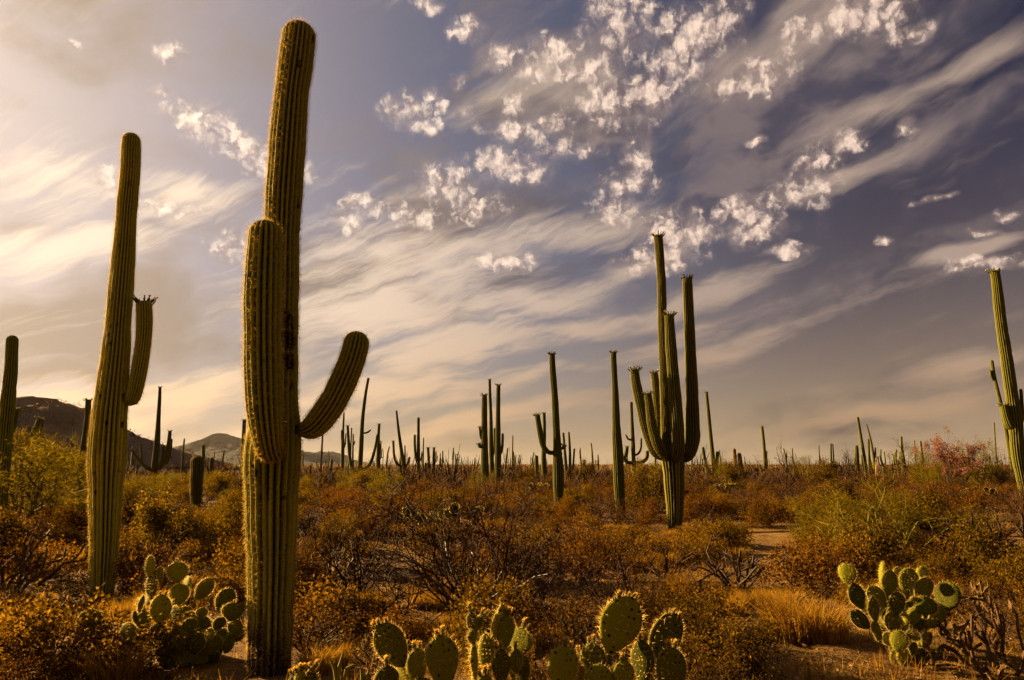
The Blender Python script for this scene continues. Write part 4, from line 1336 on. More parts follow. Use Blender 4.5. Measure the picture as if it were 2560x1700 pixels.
# trail sign, seen small in the distance
def trail_sign():
    p = at(433, 1203, 40)
    p.z = float(gz(p.x, p.y))
    root = link('trail_sign', None, loc=p, rotz=R(8))
    tag(root, 'low red-brown trail sign panel on a post among the scrub', 'sign')

    def panel(nm, x0, x1, y0, y1, z0, z1, mat, tilt=0.0):
        v = [(x, y, z) for x in (x0, x1) for y in (y0, y1) for z in (z0, z1)]
        v = [(x, y + (z - z0) * tilt, z) for x, y, z in v]
        q = [(0, 1, 3, 2), (4, 6, 7, 5), (0, 4, 5, 1), (2, 3, 7, 6), (0, 2, 6, 4), (1, 5, 7, 3)]
        link(nm, build_mesh(nm, v, q, mats=[mat]), root)
    red = material('sign_red', lambda b: principled(b, b.mix(b.noise(obj_co(b), 12, 3, .6), (.20, .05, .03), (.30, .09, .05)), .6))
    pale = material('sign_edge', lambda b: principled(b, b.mix(b.noise(obj_co(b), 20, 3, .6), (.45, .36, .28), (.6, .5, .4)), .6))
    wood = material('sign_post', lambda b: principled(b, b.mix(b.noise(b.mapping(obj_co(b), scale=(1, 1, 6)), 20, 3, .6), (.02, .013, .01), (.05, .03, .02)), .8))
    zt = at(433, 1184, 40).z - p.z
    panel('board', -.58, .60, -.12, -.09, zt - .22, zt - .035, red, .5)
    panel('frame', -.62, .64, -.03, .03, zt - .033, zt, pale)
    panel('post', .05, .13, -.02, .06, -.05, zt - .035, wood)


trail_sign()

# ------------------------------------------------------------------ prickly pears
def pad_mesh(seed, wr):
    """A pad one unit long standing on its narrow foot, flat in y."""
    rs = np.random.RandomState(seed)
    nu, nv = 15, 22
    u = (1 - np.cos(np.linspace(0, np.pi, nu))) / 2
    w = wr * 0.5 * np.sin(np.pi * u ** 1.22) ** 0.52
    w[0], w[-1] = 0.045, 0.004
    w = np.maximum(w, np.where(u < .5, 0.05, 0.004))
    t = 0.052 * np.sin(np.pi * np.clip(u * .93 + .05, 0, 1)) ** .6 + .006
    th = np.arange(nv) * 2 * np.pi / nv
    cx = np.sign(np.cos(th)) * np.abs(np.cos(th)) ** 0.85
    sy = np.sign(np.sin(th)) * np.abs(np.sin(th)) ** 0.9
    bow = rs.normal() * .05
    X = w[:, None] * cx[None] * (1 + .03 * np.sin(u * 9 + seed)[:, None])
    Y = t[:, None] * sy[None] + (bow * (u - .2) ** 2)[:, None] + .02 * rs.normal() * np.sin(X * 7)
    Z = np.repeat(u[:, None], nv, 1)
    v = np.stack([X, Y, Z], -1).reshape(-1, 3)
    i, j = np.meshgrid(np.arange(nu - 1), np.arange(nv), indexing='ij')
    q = np.stack([i * nv + j, i * nv + (j + 1) % nv, (i + 1) * nv + (j + 1) % nv, (i + 1) * nv + j], -1).reshape(-1, 4)
    me = build_mesh('pad', v, q, mats=[M['pad']], smooth=True)
    # spines: in rows over both faces, dense on the rim
    g = Geo()
    pos, nor = [], []
    for a in np.arange(.10, 1, .115):
        ww = np.interp(a, u, w)
        k = max(1, int(ww * 2 / .13))
        for b_ in range(k):
            x = (-ww + (b_ + .5) * 2 * ww / k) * .96
            for s in (-1, 1):
                pos.append((x, s * np.interp(a, u, t) * (1 - (x / ww) ** 2) ** .5, a))
                nor.append((x / ww * .3, s, .25))
    for a in np.linspace(.08, .995, 30):
        ww = np.interp(a, u, w)
        for s in (-1, 1):
            pos.append((s * ww, 0, a))
            nor.append((s * (1.15 - a ** 3), rs.normal() * .2, .15 + a ** 3))
    pos, nor = np.array(pos), np.array(nor)
    nor /= np.linalg.norm(nor, axis=1, keepdims=True)
    rim = len(pos) - 60
    pos[:rim, [0, 2]] += rs.normal(size=(rim, 2)) * .012
    for q in range(4):
        if q == 2:                                     # the faces carry fewer spines than the rim
            keep = np.concatenate([rs.rand(rim) < .25, np.ones(60, bool)])
            pos, nor = pos[keep], nor[keep]
        d = nor + rs.normal(size=nor.shape) * .55
        d /= np.linalg.norm(d, axis=1, keepdims=True)
        needles(g, pos, d, .11 * (.3 + rs.rand(len(pos))), .0030, rs)
    return me, g.mesh('spines', [M['pspine']])


PADS = [pad_mesh(500 + k, wr) for k, wr in enumerate((.62, .70, .78, .88, .66, .74))]


def bud_mesh(seed):
    rs = np.random.RandomState(seed)
    g = Geo()
    z = np.array([0, .12, .45, .8, 1.0])
    r = np.array([.14, .22, .30, .33, .22])
    th = np.arange(9) * 2 * np.pi / 9
    v = np.stack([np.outer(r, np.cos(th)), np.outer(r, np.sin(th)), np.repeat(z[:, None], 9, 1)], -1).reshape(-1, 3)
    i, j = np.meshgrid(np.arange(4), np.arange(9), indexing='ij')
    g.add(v, np.stack([i * 9 + j, i * 9 + (j + 1) % 9, (i + 1) * 9 + (j + 1) % 9, (i + 1) * 9 + j], -1).reshape(-1, 4), mat=0, rnd=.4)
    p = np.stack([np.cos(th) * .2, np.sin(th) * .2, np.full(9, .95)], 1)
    for _ in range(3):
        leaves(g, p, rs, .4, .22, 1, axis=p * 1.2 + (0, 0, 1.3))
    for _ in range(5):
        k = rs.randint(9, 45, 14)
        d = v[k] * (1, 1, .2) * 3 + rs.normal(size=(14, 3)) * .3 + (0, 0, .4)
        d /= np.linalg.norm(d, axis=1, keepdims=True)
        needles(g, v[k], d, .5 * (.4 + rs.rand(14)), .012, rs, 2)
    return g.mesh('bud', [M['bud'], M['petal'], M['pspine']])


BUDS = [bud_mesh(600 + k) for k in range(3)]


def add_pad(root, base, tip, wpx, Y, yaw, rs, buds=0, dy0=0.0, dy1=0.0, spin=None):
    """A pad drawn from the picture points base and tip at depth Y; wpx is its seen width, yaw turns it about its length."""
    a, b = at(base[0], base[1], Y + dy0), at(tip[0], tip[1], Y + dy1)
    return pad3(root, a, b, wpx * Y / FPX, yaw, rs, buds)


def pad3(root, a, b, seen_w, yaw, rs, buds=0):
    ax = (b - a)
    L = ax.length
    W = seen_w * 1.06 / max(.34, abs(math.cos(R(yaw)))) if abs(yaw) < 70 else L * .62
    k = rs.randint(len(PADS))
    me, sp = PADS[k]
    wr = (.62, .70, .78, .88, .66, .74)[k]
    zax = ax.normalized()
    side = Vector((1, 0, 0))
    side = (side - zax * side.dot(zax)).normalized()
    side = Quaternion(zax, R(yaw)) @ side
    yax = zax.cross(side)
    rot = Matrix((side, yax, zax)).transposed()
    o = link('pad', me, root, loc=a - root.location)
    o.rotation_mode = 'QUATERNION'
    o.rotation_quaternion = rot.to_quaternion()
    o.scale = (W / wr, max(.28, L * .95), L * 1.06)
    link('spines', sp, o)['kind'] = 'stuff'
    for q in range(buds):
        t = (q + .5) / buds * 2 - 1
        t += rs.normal() * .08
        uu = 1 - .16 * t * t
        hw = wr * .5 * math.sin(math.pi * min(.9999, uu) ** 1.22) ** .52
        x = hw * (1 if t > 0 else -1) * min(1, abs(t) * 1.05 + .02)
        bo = link('bud', BUDS[rs.randint(3)], o, loc=(x, 0, uu - .02))
        bs = .022 * (.75 + .5 * rs.rand())
        bo.scale = (bs / o.scale.x, bs / o.scale.y, bs * 1.15 / o.scale.z)
        bo.rotation_euler = (rs.normal() * .2, x * 1.6, 0)
    return o


def pear(label, Y, pads, x0, x1, scale, off, seed, extra=()):
    """pads: (bx, by, tx, ty, width, yaw, depth shift, buds) in an enlarged detail of the photograph."""
    rs = np.random.RandomState(seed)
    cxp = ((x0 + x1) / 2 / scale + off[0])
    g = at(cxp, 1500, Y)
    root = link('prickly_pear', None, loc=(g.x, Y, float(gz(g.x, Y))))
    tag(root, label, 'cactus', 'prickly pears near the camera')
    cv = lambda x, y: (x / scale + off[0], y / scale + off[1])
    for q in pads:
        bx, by, tx, ty, w, yaw, dy = q[:7]
        add_pad(root, cv(bx, by), cv(tx, ty), w / scale, Y + dy, yaw, rs, q[7] if len(q) > 7 else 0)
    for (fx, fy, n) in extra:                          # pads deeper inside the clump
        for _ in range(n):
            x, y = cv(fx + rs.normal() * 110, fy + rs.normal() * 70)
            a = rs.normal() * .5
            L = rs.uniform(38, 52)
            add_pad(root, (x - math.sin(a) * L / 2, y + math.cos(a) * L / 2), (x + math.sin(a) * L / 2, y - math.cos(a) * L / 2), L * .72, Y + rs.uniform(.08, .4), rs.uniform(-45, 45), rs)
    return root


LEFT = [(205, 1000, 205, 765, 220, 12, -.1), (650, 1130, 650, 915, 200, -18, -.12), (735, 915, 715, 775, 40, 80, -.1), (830, 990, 835, 790, 150, 30, -.05), (1000, 930, 1040, 600, 210, 8, -.16, 2),
        (770, 800, 815, 600, 40, 84, 0), (920, 640, 910, 385, 150, -28, .05), (895, 385, 900, 150, 40, 82, .05), (1010, 430, 1010, 270, 34, 80, .05), (1220, 450, 1210, 215, 205, 6, .0, 1),
        (1240, 700, 1240, 470, 190, 15, -.05), (1310, 560, 1350, 385, 130, -38, .08), (1420, 640, 1610, 415, 150, 18, .0, 1), (1690, 790, 1830, 530, 180, 20, .1), (1820, 890, 1870, 690, 210, 12, 0, 1),
        (1950, 800, 1990, 680, 80, 30, .02), (1830, 1080, 1920, 890, 170, -15, .02), (1640, 1000, 1740, 850, 110, 30, -.03), (1560, 1110, 1610, 980, 100, -25, -.08), (1380, 1020, 1340, 870, 150, 12, -.18),
        (1200, 900, 1200, 720, 120, -40, -.02), (1480, 850, 1510, 740, 100, 35, .1), (1250, 1250, 1200, 950, 220, 15, .02), (1400, 1270, 1450, 1000, 230, -20, .0), (1300, 1420, 1300, 1150, 250, 5, .05),
        (1550, 1280, 1650, 1050, 200, 20, .06), (1760, 1260, 1840, 1060, 130, -30, .1), (1000, 1120, 980, 930, 150, 30, .0), (1080, 1300, 1050, 1050, 180, -12, .0), (1450, 1450, 1480, 1220, 240, 20, .1),
        (300, 1180, 240, 990, 150, -20, 0), (640, 1300, 650, 1120, 160, 20, -.05), (1120, 1450, 1100, 1250, 200, -15, .1), (1620, 1430, 1580, 1240, 180, 10, .12), (450, 1240, 560, 1080, 120, 25, .1)]
pear('dense prickly pear between the two big saguaros with dark shaded pads', 5.45, LEFT, 200, 2000, 4.611, (180, 1360), 41, [(1150, 1000, 6), (1400, 1050, 7), (1650, 1000, 5), (1250, 800, 5), (1500, 1250, 5), (1150, 1250, 4), (850, 1000, 3), (1000, 720, 2)])
RIGHT = [(300, 400, 275, 150, 140, -42, .0), (470, 700, 350, 400, 200, 12, -.02), (750, 680, 560, 440, 200, 10, .02), (640, 860, 580, 570, 180, 28, -.1), (560, 930, 340, 740, 170, 14, -.05),
         (790, 530, 810, 240, 200, 8, .0), (695, 400, 715, 130, 50, 80, .05), (790, 610, 670, 400, 60, -72, .08), (880, 770, 910, 505, 200, 10, -.12), (1010, 530, 1060, 220, 200, -14, .05),
         (1130, 590, 1290, 340, 210, 10, .0), (1200, 340, 1210, 180, 110, -20, .15), (900, 340, 910, 190, 120, 15, .15), (1150, 745, 1320, 590, 150, -50, -.08), (1040, 880, 1140, 690, 80, -55, -.05),
         (985, 950, 995, 750, 50, -62, -.05), (1500, 725, 1530, 380, 185, -46, .02), (1280, 930, 1460, 700, 170, 12, .0), (860, 990, 830, 740, 220, 14, .0), (1050, 970, 1200, 830, 180, 20, .02),
         (690, 1110, 610, 860, 120, 35, -.05), (820, 1140, 740, 1000, 140, 18, 0), (900, 1230, 930, 980, 140, -40, -.2), (1010, 1000, 1170, 1020, 70, -60, -.12), (1200, 1150, 1240, 960, 90, 30, -.1),
         (1070, 1270, 1110, 1110, 110, 20, -.1), (1000, 1420, 960, 1180, 170, 10, 0), (1150, 1420, 1200, 1190, 180, -15, .02), (870, 1400, 860, 1200, 120, 20, .05), (1150, 1200, 1300, 1000, 160, 15, .1), (1330, 1250, 1450, 1180, 60, -60, .1)]
pear('fan-shaped prickly pear at the lower right with several sunlit yellow pads', 5.4, RIGHT, 250, 1600, 4.9, (2060, 1380), 43, [(800, 800, 5), (1050, 700, 5), (1150, 900, 5), (700, 650, 3), (1000, 1150, 5), (1250, 800, 3)])
ID = 1.0
A_ = [(1009, 1668, 952, 1566, 66, 10, 0, 3), (1044, 1712, 1042, 1625, 46, 18, .03, 2), (1114, 1722, 1100, 1594, 72, 8, -.05, 2), (968, 1738, 966, 1668, 52, 14, -.05, 1), (1030, 1720, 1000, 1655, 40, -30, .05),
      (1070, 1800, 1050, 1700, 66, 10, .0), (1100, 1850, 1100, 1710, 74, 14, -.03), (1010, 1800, 985, 1720, 60, -10, 0), (1060, 1950, 1070, 1790, 80, 0, 0), (1110, 2060, 1090, 1880, 80, 12, 0), (1040, 2080, 1050, 1930, 80, -10, .03)]
pear('front prickly pear, leftmost clump on the bottom edge with orange buds', 2.9, A_, 960, 1120, ID, (0, 0), 45)
B_ = [(1188, 1705, 1181, 1606, 20, 78, 0, 2), (1178, 1576, 1178, 1533, 20, 30, 0, 2), (1187, 1580, 1203, 1541, 20, -20, 0, 2), (1183, 1612, 1180, 1572, 20, 60, 0, 1), (1219, 1690, 1215, 1590, 36, -20, .06), (1260, 1625, 1266, 1541, 42, 14, .02, 2),
      (1229, 1595, 1252, 1514, 14, 80, .02, 1), (1301, 1640, 1303, 1574, 50, -44, .05, 3), (1254, 1714, 1252, 1627, 42, 20, -.05, 1), (1290, 1684, 1288, 1625, 30, 30, -.02, 1), (1212, 1750, 1212, 1690, 40, 10, -.1, 3), (1300, 1720, 1300, 1635, 46, -20, .06),
      (1190, 1800, 1188, 1700, 50, 20, 0), (1250, 1820, 1254, 1708, 60, -15, 0), (1290, 1800, 1296, 1712, 50, 15, .04), (1230, 1960, 1235, 1800, 78, 8, 0), (1270, 2080, 1250, 1910, 80, -10, 0), (1215, 2080, 1225, 1930, 78, 14, .04), (1285, 1700, 1262, 1620, 30, -50, .03)]
pear('front prickly pear, middle clump with narrow upright pads and spiny buds', 2.95, B_, 1180, 1310, ID, (0, 0), 46)
C_ = [(1518, 1634, 1577, 1500, 92, 8, 0, 5), (1402, 1730, 1411, 1618, 68, 10, -.04, 4), (1486, 1690, 1480, 1611, 52, -16, .0, 2), (1632, 1660, 1688, 1541, 70, 8, .05, 2), (1676, 1732, 1679, 1625, 70, 12, -.03, 2), (1607, 1712, 1606, 1606, 46, -35, .0, 2),
      (1559, 1735, 1557, 1653, 52, 14, -.05, 2), (1497, 1750, 1500, 1665, 62, -10, -.06), (1519, 1672, 1518, 1636, 10, 80, .0), (1440, 1740, 1446, 1640, 44, 25, .04, 1), (1640, 1760, 1628, 1655, 60, -14, .04),
      (1410, 1860, 1405, 1720, 74, 8, 0), (1500, 1880, 1498, 1740, 76, -6, 0), (1570, 1860, 1562, 1728, 70, 10, 0), (1640, 1880, 1640, 1750, 72, -10, 0), (1680, 1840, 1676, 1725, 66, 12, 0),
      (1460, 2060, 1440, 1850, 84, 6, 0), (1540, 2080, 1520, 1870, 84, -6, .03), (1620, 2070, 1625, 1870, 84, 8, 0)]
pear('front prickly pear, right clump with one big dark pad crowned by buds', 2.9, C_, 1400, 1690, ID, (0, 0), 47)
D_ = [(755, 1740, 750, 1678, 24, 30, 0, 3), (785, 1745, 778, 1676, 26, -20, 0, 3), (770, 1860, 768, 1735, 50, 10, 0), (780, 2060, 775, 1850, 70, 0, 0), (738, 1745, 733, 1688, 20, 40, .02, 2), (750, 1850, 738, 1740, 40, 10, .02)]
pear('small prickly pear tips poking up at the bottom edge beside the largest saguaro', 3.1, D_, 730, 790, ID, (0, 0), 48)


def pencil_stems():                                  # green finger-like stems beside the front pads
    p = at(850, 1690, 3.3)
    z = float(gz(p.x, p.y))
    root = link('pencil_cholla', None, loc=(p.x, p.y, z))
    tag(root, 'thin green pencil cholla stems at the bottom edge left of the front prickly pears', 'cactus')
    for (a, b, c) in (((845, 1720), (848, 1668), (858, 1632)), ((842, 1715), (834, 1668), (826, 1650)), ((858, 1712), (872, 1670), (884, 1662)), ((850, 1730), (845, 1690), (838, 1665)), ((905, 1720), (900, 1690), (902, 1672)), ((912, 1720), (915, 1695), (922, 1678))):
        P = [at(848, 1900, 3.3) + Vector((0, 0, 0))] + [at(q[0], q[1], 3.3) for q in (a, b, c)]
        P[0].z = z - .03
        g = Geo()
        pts = catmull([np.array(q - root.location) for q in P], 12)
        rr = np.linspace(.011, .008, 12)
        rr[-1] = .004
        tubes(g, [np.concatenate([pts[i], pts[i + 1], [rr[i], rr[i + 1]]]) for i in range(11)], 7)
        link('stem', g.mesh('stem', [M['twig_green']], True), root)


pencil_stems()


# prickly pears farther off, each grown pad upon pad
def far_pear(px, py, wpx, label, seed, depth_add=0.0):
    rs = np.random.RandomState(seed)
    rng = random.Random(seed)
    p = foot(px, py)
    p.y += depth_add
    k = wpx * p.y / FPX
    root = link('prickly_pear', None, loc=p)
    tag(root, label, 'cactus', 'prickly pears farther off')
    L = .24

    def sprout(a, d, n):
        b = a + d * L * rng.uniform(.85, 1.15)
        pad3(root, a + p, b + p, L * .72, rng.uniform(-60, 60), rs)
        if n > 0:
            for _ in range(rng.choice((1, 2, 2, 3))):
                nd = (d + Vector((rng.gauss(0, .7), rng.gauss(0, .5), rng.gauss(.15, .3)))).normalized()
                if nd.z < .1:
                    nd.z = .2
                sprout(a + (b - a) * rng.uniform(.8, .97), nd.normalized(), n - 1)
    for q in range(max(2, int(k / .4))):
        x = (q + .5) / max(2, int(k / .4)) - .5
        sprout(Vector((x * k * .8, rng.gauss(0, .1), -.03)), Vector((rng.gauss(x, .2), rng.gauss(0, .3), 1)).normalized(), 2)
    return root


far_pear(2445, 1262, 90, 'pale yellow prickly pear pads left of the right edge saguaro', 71)
far_pear(1040, 1330, 110, 'prickly pear showing yellow pads behind the wide bare shrub, left side', 72)
far_pear(1165, 1335, 90, 'prickly pear showing yellow pads behind the wide bare shrub, right side', 73)
far_pear(1345, 1245, 40, 'small bright prickly pear under the hooked arm saguaro', 74)
far_pear(1820, 1245, 70, 'prickly pear in the scrub right of the candelabra', 75)
far_pear(2150, 1330, 60, 'prickly pear pads showing in the wide green palo verde', 76)
far_pear(460, 1222, 40, 'yellow prickly pear in front of the trail sign', 78)
far_pear(980, 1228, 60, 'prickly pear below the fork-shaped saguaro', 79)

# ------------------------------------------------------------------ scrub between, ground cover, far scrub
CLEAR = [(980, 1400, 70, 28), (970, 1450, 80, 22), (1920, 1375, 60, 52), (1930, 1330, 75, 24), (1890, 1420, 50, 20), (2060, 1640, 200, 30), (1900, 1560, 60, 25), (150, 1480, 95, 40), (40, 1590, 60, 30), (2540, 1360, 45, 25), (640, 1700, 110, 40), (575, 1580, 40, 60)]


def project(p):
    c, s = math.cos(PITCH), math.sin(PITCH)
    z = p[2] - EYE
    zc = p[1] * c + z * s
    return CX + FPX * p[0] / zc, CY - FPX * (z * c - p[1] * s) / zc


def fill():
    rs = np.random.RandomState(2024)
    taken = [(o.location.x, o.location.y, .28) for o in col.objects if o.parent is None and o.get('category') and o.location.y < 60]
    names = {'bursage': ('low golden leafy bush in the dense scrub', 'golden bushes of the scrub'), 'rust': ('low rust-brown leafy bush in the dense scrub', 'rust-brown bushes of the scrub'),
             'creosote': ('dark green creosote bush standing in the dense scrub', 'creosote bushes of the scrub'), 'olive': ('olive leafy bush in the dense scrub', 'olive bushes of the scrub'),
             'thorn': ('dark twiggy thorn bush in the dense scrub', 'thorn bushes of the scrub'), 'bare': ('leafless reddish twig shrub in the dense scrub', 'bare twig shrubs of the scrub'), 'verde': ('wispy yellow-green palo verde bush in the dense scrub', 'palo verde bushes of the scrub'),
             'cholla': ('brown branching cholla in the dense scrub', 'cholla of the scrub'), 'grass': ('tuft of dry golden grass on open soil', 'dry grass tufts'),
             'tree': ('small leafless tree', 'bare trees of the scrub')}
    count = {}
    tries = 0
    limit = {'thorn': 290, 'bursage': 200, 'rust': 298, 'creosote': 130, 'olive': 170, 'bare': 295, 'verde': 60, 'cholla': 40, 'grass': 200, 'tree': 14}
    while tries < 9000:
        tries += 1
        Y = 4.6 + 38 * rs.rand() ** 1.15
        px = rs.rand() * 2760 - 100
        p = at(px, 1300, Y)
        x = p.x
        z = float(gz(x, Y))
        qx, qy = project((x, Y, z))
        u = rs.rand()
        left = px < 760
        # what grows where
        if Y > 17 and not left:
            kinds, w = ('rust', 'bare', 'bursage', 'olive', 'creosote', 'verde', 'cholla', 'tree', 'thorn'), (.24, .30, .09, .06, .04, .02, .02, .02, .22)
        elif Y > 12 and left:
            kinds, w = ('bursage', 'olive', 'creosote', 'verde', 'rust', 'bare', 'cholla', 'tree', 'thorn'), (.18, .16, .12, .08, .10, .16, .02, .02, .18)
        else:
            kinds, w = ('bursage', 'rust', 'bare', 'olive', 'grass', 'creosote', 'cholla', 'thorn'), (.18, .10, .22, .10, .15, .03, .04, .20)
        k = kinds[int(np.searchsorted(np.cumsum(w), u * sum(w) * .9999))]
        if count.get(k, 0) >= limit[k]:
            continue
        wd = {'thorn': 1.0, 'bursage': .75, 'rust': .95, 'creosote': 1.1, 'olive': .9, 'bare': 1.25, 'verde': 1.7, 'cholla': .8, 'grass': .4, 'tree': 2.0}[k] * (.7 + .6 * rs.rand())
        if Y < 8:
            wd *= .75
        in_clear = any(((qx - c[0]) / c[2]) ** 2 + ((qy - c[1]) / c[3]) ** 2 < 1 for c in CLEAR)
        if in_clear:
            continue
        # keep the feet of the big saguaros and the front prickly pears in view
        if Y < 5.2 and (560 < px < 1720 or px > 1980):
            continue
        if Y < 8.2 and 190 < px < 330:
            continue
        if Y < 7 and 180 < px < 640 or (Y < 6.6 and 1930 < px < 2420):
            continue
        if 6.0 < Y < 8.4 and 1060 < px < 1300 and k != 'grass':
            continue
        # tops stay as low as the photograph shows them there
        if px < 1000:
            lim = 1280 if 420 < px < 570 and Y < 23 else 1222 if Y < 22 else 1180
        elif px < 1850:
            lim = (1325 if 1500 < px < 1790 else 1285) if Y < 17 else 1232 if Y < 24 else 1172
        else:
            lim = 1235 if Y < 16 else 1195 if Y < 26 else 1166
        h_cap = max(.22, min(1.0 if Y < 10 else 1.6, EYE - (lim - 1160) / FPX * Y * (1 + .08 * rs.normal())))
        r = wd * .5
        if any((x - a) ** 2 + (Y - b_) ** 2 < ((r + c) * .62) ** 2 for a, b_, c in taken):
            continue
        meshes, ext, top = PROTO[k][tries % len(PROTO[k])]
        hh = min(h_cap, top * wd / (2 * ext) * 1.12 * (.8 + .5 * rs.rand()))
        lab, grp = names[k]
        zone = ('left of the tall left saguaro', 'between the two big left saguaros', 'right of the largest saguaro', 'below the three thick middle saguaros', 'around the candelabra', 'right of the candelabra', 'near the right edge')[
            int(np.searchsorted((230, 620, 1000, 1340, 1790, 2200), px))]
        far = 'near the camera' if Y < 11 else 'in the middle distance' if Y < 24 else 'far off'
        hw = wd * .5 * FPX / Y
        top_y = qy - hh * FPX / Y
        if any(((qx + fx * hw - c[0]) / c[2]) ** 2 + ((qy + (top_y - qy) * fy - c[1]) / c[3]) ** 2 < .8 for c in CLEAR for fx in (-.8, 0, .8) for fy in (.3, .6, .95)):
            continue                                   # it would stand in front of open soil
        lab = lab.replace('in the dense scrub', '').replace('on open soil', '').replace('standing', '').strip() + ' ' + far + ' ' + zone
        grp = grp + ' ' + far + ' ' + zone
        taken.append((x, Y, r))
        count[k] = count.get(k, 0) + 1
        place(k, (x, Y, z), wd, hh, lab, grp, var=tries, rot=rs.rand() * 6.28)
    print('fill', count)


fill()


# taller plants that break the skyline on the right
def skyline():
    rs = np.random.RandomState(12)
    for i, (px, yt, w, Y) in enumerate(((1800, 1140, 70, 36), (1835, 1150, 60, 30), (1880, 1135, 70, 44), (1935, 1145, 80, 34), (2015, 1140, 80, 40), (2060, 1150, 70, 33), (2105, 1142, 60, 38), (2265, 1125, 90, 34), (2330, 1135, 90, 28), (2415, 1130, 90, 36),
                                        (2455, 1120, 70, 42), (2515, 1125, 90, 30), (1700, 1150, 60, 34), (1460, 1152, 60, 40), (1500, 1150, 70, 36), (1300, 1152, 70, 44))):
        k = ('verde', 'creosote', 'tree', 'bare')[i % 4]
        o = put_far(k, px, yt, w, Y, None, var=i)
        what = {'verde': 'feathery yellow-green palo verde', 'creosote': 'dense dark creosote bush', 'tree': 'leafless grey tree', 'bare': 'reddish twig shrub'}[k]
        tag(o, what + ' breaking the skyline ' + ('left of the candelabra' if px < 1650 else 'right of the candelabra' if px < 1900 else 'near the round bare tree' if px < 2100 else 'left of the pink tree' if px < 2370 else 'right of the pink tree'), None, 'plants breaking the right skyline')


skyline()


# -- dry grass and litter between the bushes
def ground_cover():
    rs = np.random.RandomState(9)
    n = 26000
    Y = 3.2 + 24 * rs.rand(n) ** 1.6
    x = (rs.rand(n) * 2 - 1) * (Y * .80 + .6)
    dens = .5 + .5 * np.sin(x * 1.3 + 2 * np.sin(Y * .9)) * np.sin(Y * 1.1 + 1.5 * np.sin(x * .8))
    keep = rs.rand(n) < dens ** 1.3 + .06
    pz = (gz(x, Y) - EYE)
    zc = Y * math.cos(PITCH) + pz * math.sin(PITCH)
    qx, qy = CX + FPX * x / zc, CY - FPX * (pz * math.cos(PITCH) - Y * math.sin(PITCH)) / zc
    for c in CLEAR:
        keep &= (((qx - c[0]) / c[2]) ** 2 + ((qy - c[1]) / c[3]) ** 2 > 1) | (rs.rand(n) < .06)
    x, Y = x[keep], Y[keep]
    m = len(x)
    a = rs.rand(m) * 6.283
    b = np.stack([np.cos(a), np.sin(a), np.zeros(m)], 1)
    o = np.stack([np.cos(a + 1.2), np.sin(a + 1.2), np.zeros(m)], 1)
    g = Geo()
    for q in range(4):
        p = np.stack([x, Y, gz(x, Y)], 1) + np.column_stack([rs.normal(size=(m, 2)) * .035, np.full(m, -.004)])
        h = .05 + .13 * rs.rand(m) ** 2
        t = p + o * (h * (rs.rand(m) * 1.4 - .2))[:, None] + rs.normal(size=(m, 3)) * .02
        t[:, 2] = p[:, 2] + h
        w = (.002 + .0016 * rs.rand(m) + .00022 * Y)[:, None]
        g.add(np.stack([p - b * w, p + b * w, t], 1).reshape(-1, 3), tris=np.arange(m * 3).reshape(m, 3), rnd=np.repeat(rs.rand(m), 3))
    tag(link('dry_grass', g.mesh('dry_grass', [M['grass']])), 'short dry golden grass scattered over the soil', 'grass', kind='stuff')
    # fallen twigs and leaves
    g = Geo()
    n = 9000
    Y = 3.0 + 16 * rs.rand(n) ** 1.4
    x = (rs.rand(n) * 2 - 1) * (Y * .80 + .6)
    p = np.stack([x, Y, gz(x, Y) + .012], 1)
    a = rs.rand(n) * 6.283
    l = .03 + .10 * rs.rand(n) ** 2
    e = p + np.stack([np.cos(a) * l, np.sin(a) * l, rs.normal(size=n) * .012 + .006], 1)
    tubes(g, np.column_stack([p, e, np.full(n, .0026), np.full(n, .002)]), 3)
    tag(link('twig_litter', g.mesh('twig_litter', [M['twig_dark']])), 'fallen twigs scattered over the soil', 'litter', kind='stuff')
    # gravel
    g = Geo()
    n = 7000
    Y = 2.6 + 13 * rs.rand(n) ** 1.3
    x = (rs.rand(n) * 2 - 1) * (Y * .80 + .6)
    s = .006 + .022 * rs.rand(n) ** 3
    oc = np.array([(1, 0, 0), (-1, 0, 0), (0, 1, 0), (0, -1, 0), (0, 0, 1), (0, 0, -1)], float)
    v = oc[None] * s[:, None, None] * (.7 + .6 * rs.rand(n, 6, 1)) * np.array([1, 1, .6]) + rs.normal(size=(n, 6, 3)) * (s * .18)[:, None, None]
    v += np.stack([x, Y, gz(x, Y) + s * .25], 1)[:, None]
    f = np.array([(0, 2, 4), (2, 1, 4), (1, 3, 4), (3, 0, 4), (2, 0, 5), (1, 2, 5), (3, 1, 5), (0, 3, 5)])
    g.add(v.reshape(-1, 3), tris=(np.arange(n)[:, None, None] * 6 + f[None]).reshape(-1, 3), rnd=np.repeat(rs.rand(n), 6))
    tag(link('gravel', g.mesh('gravel', [M['stone']])), 'small stones scattered over the soil', 'gravel', kind='stuff')


ground_cover()


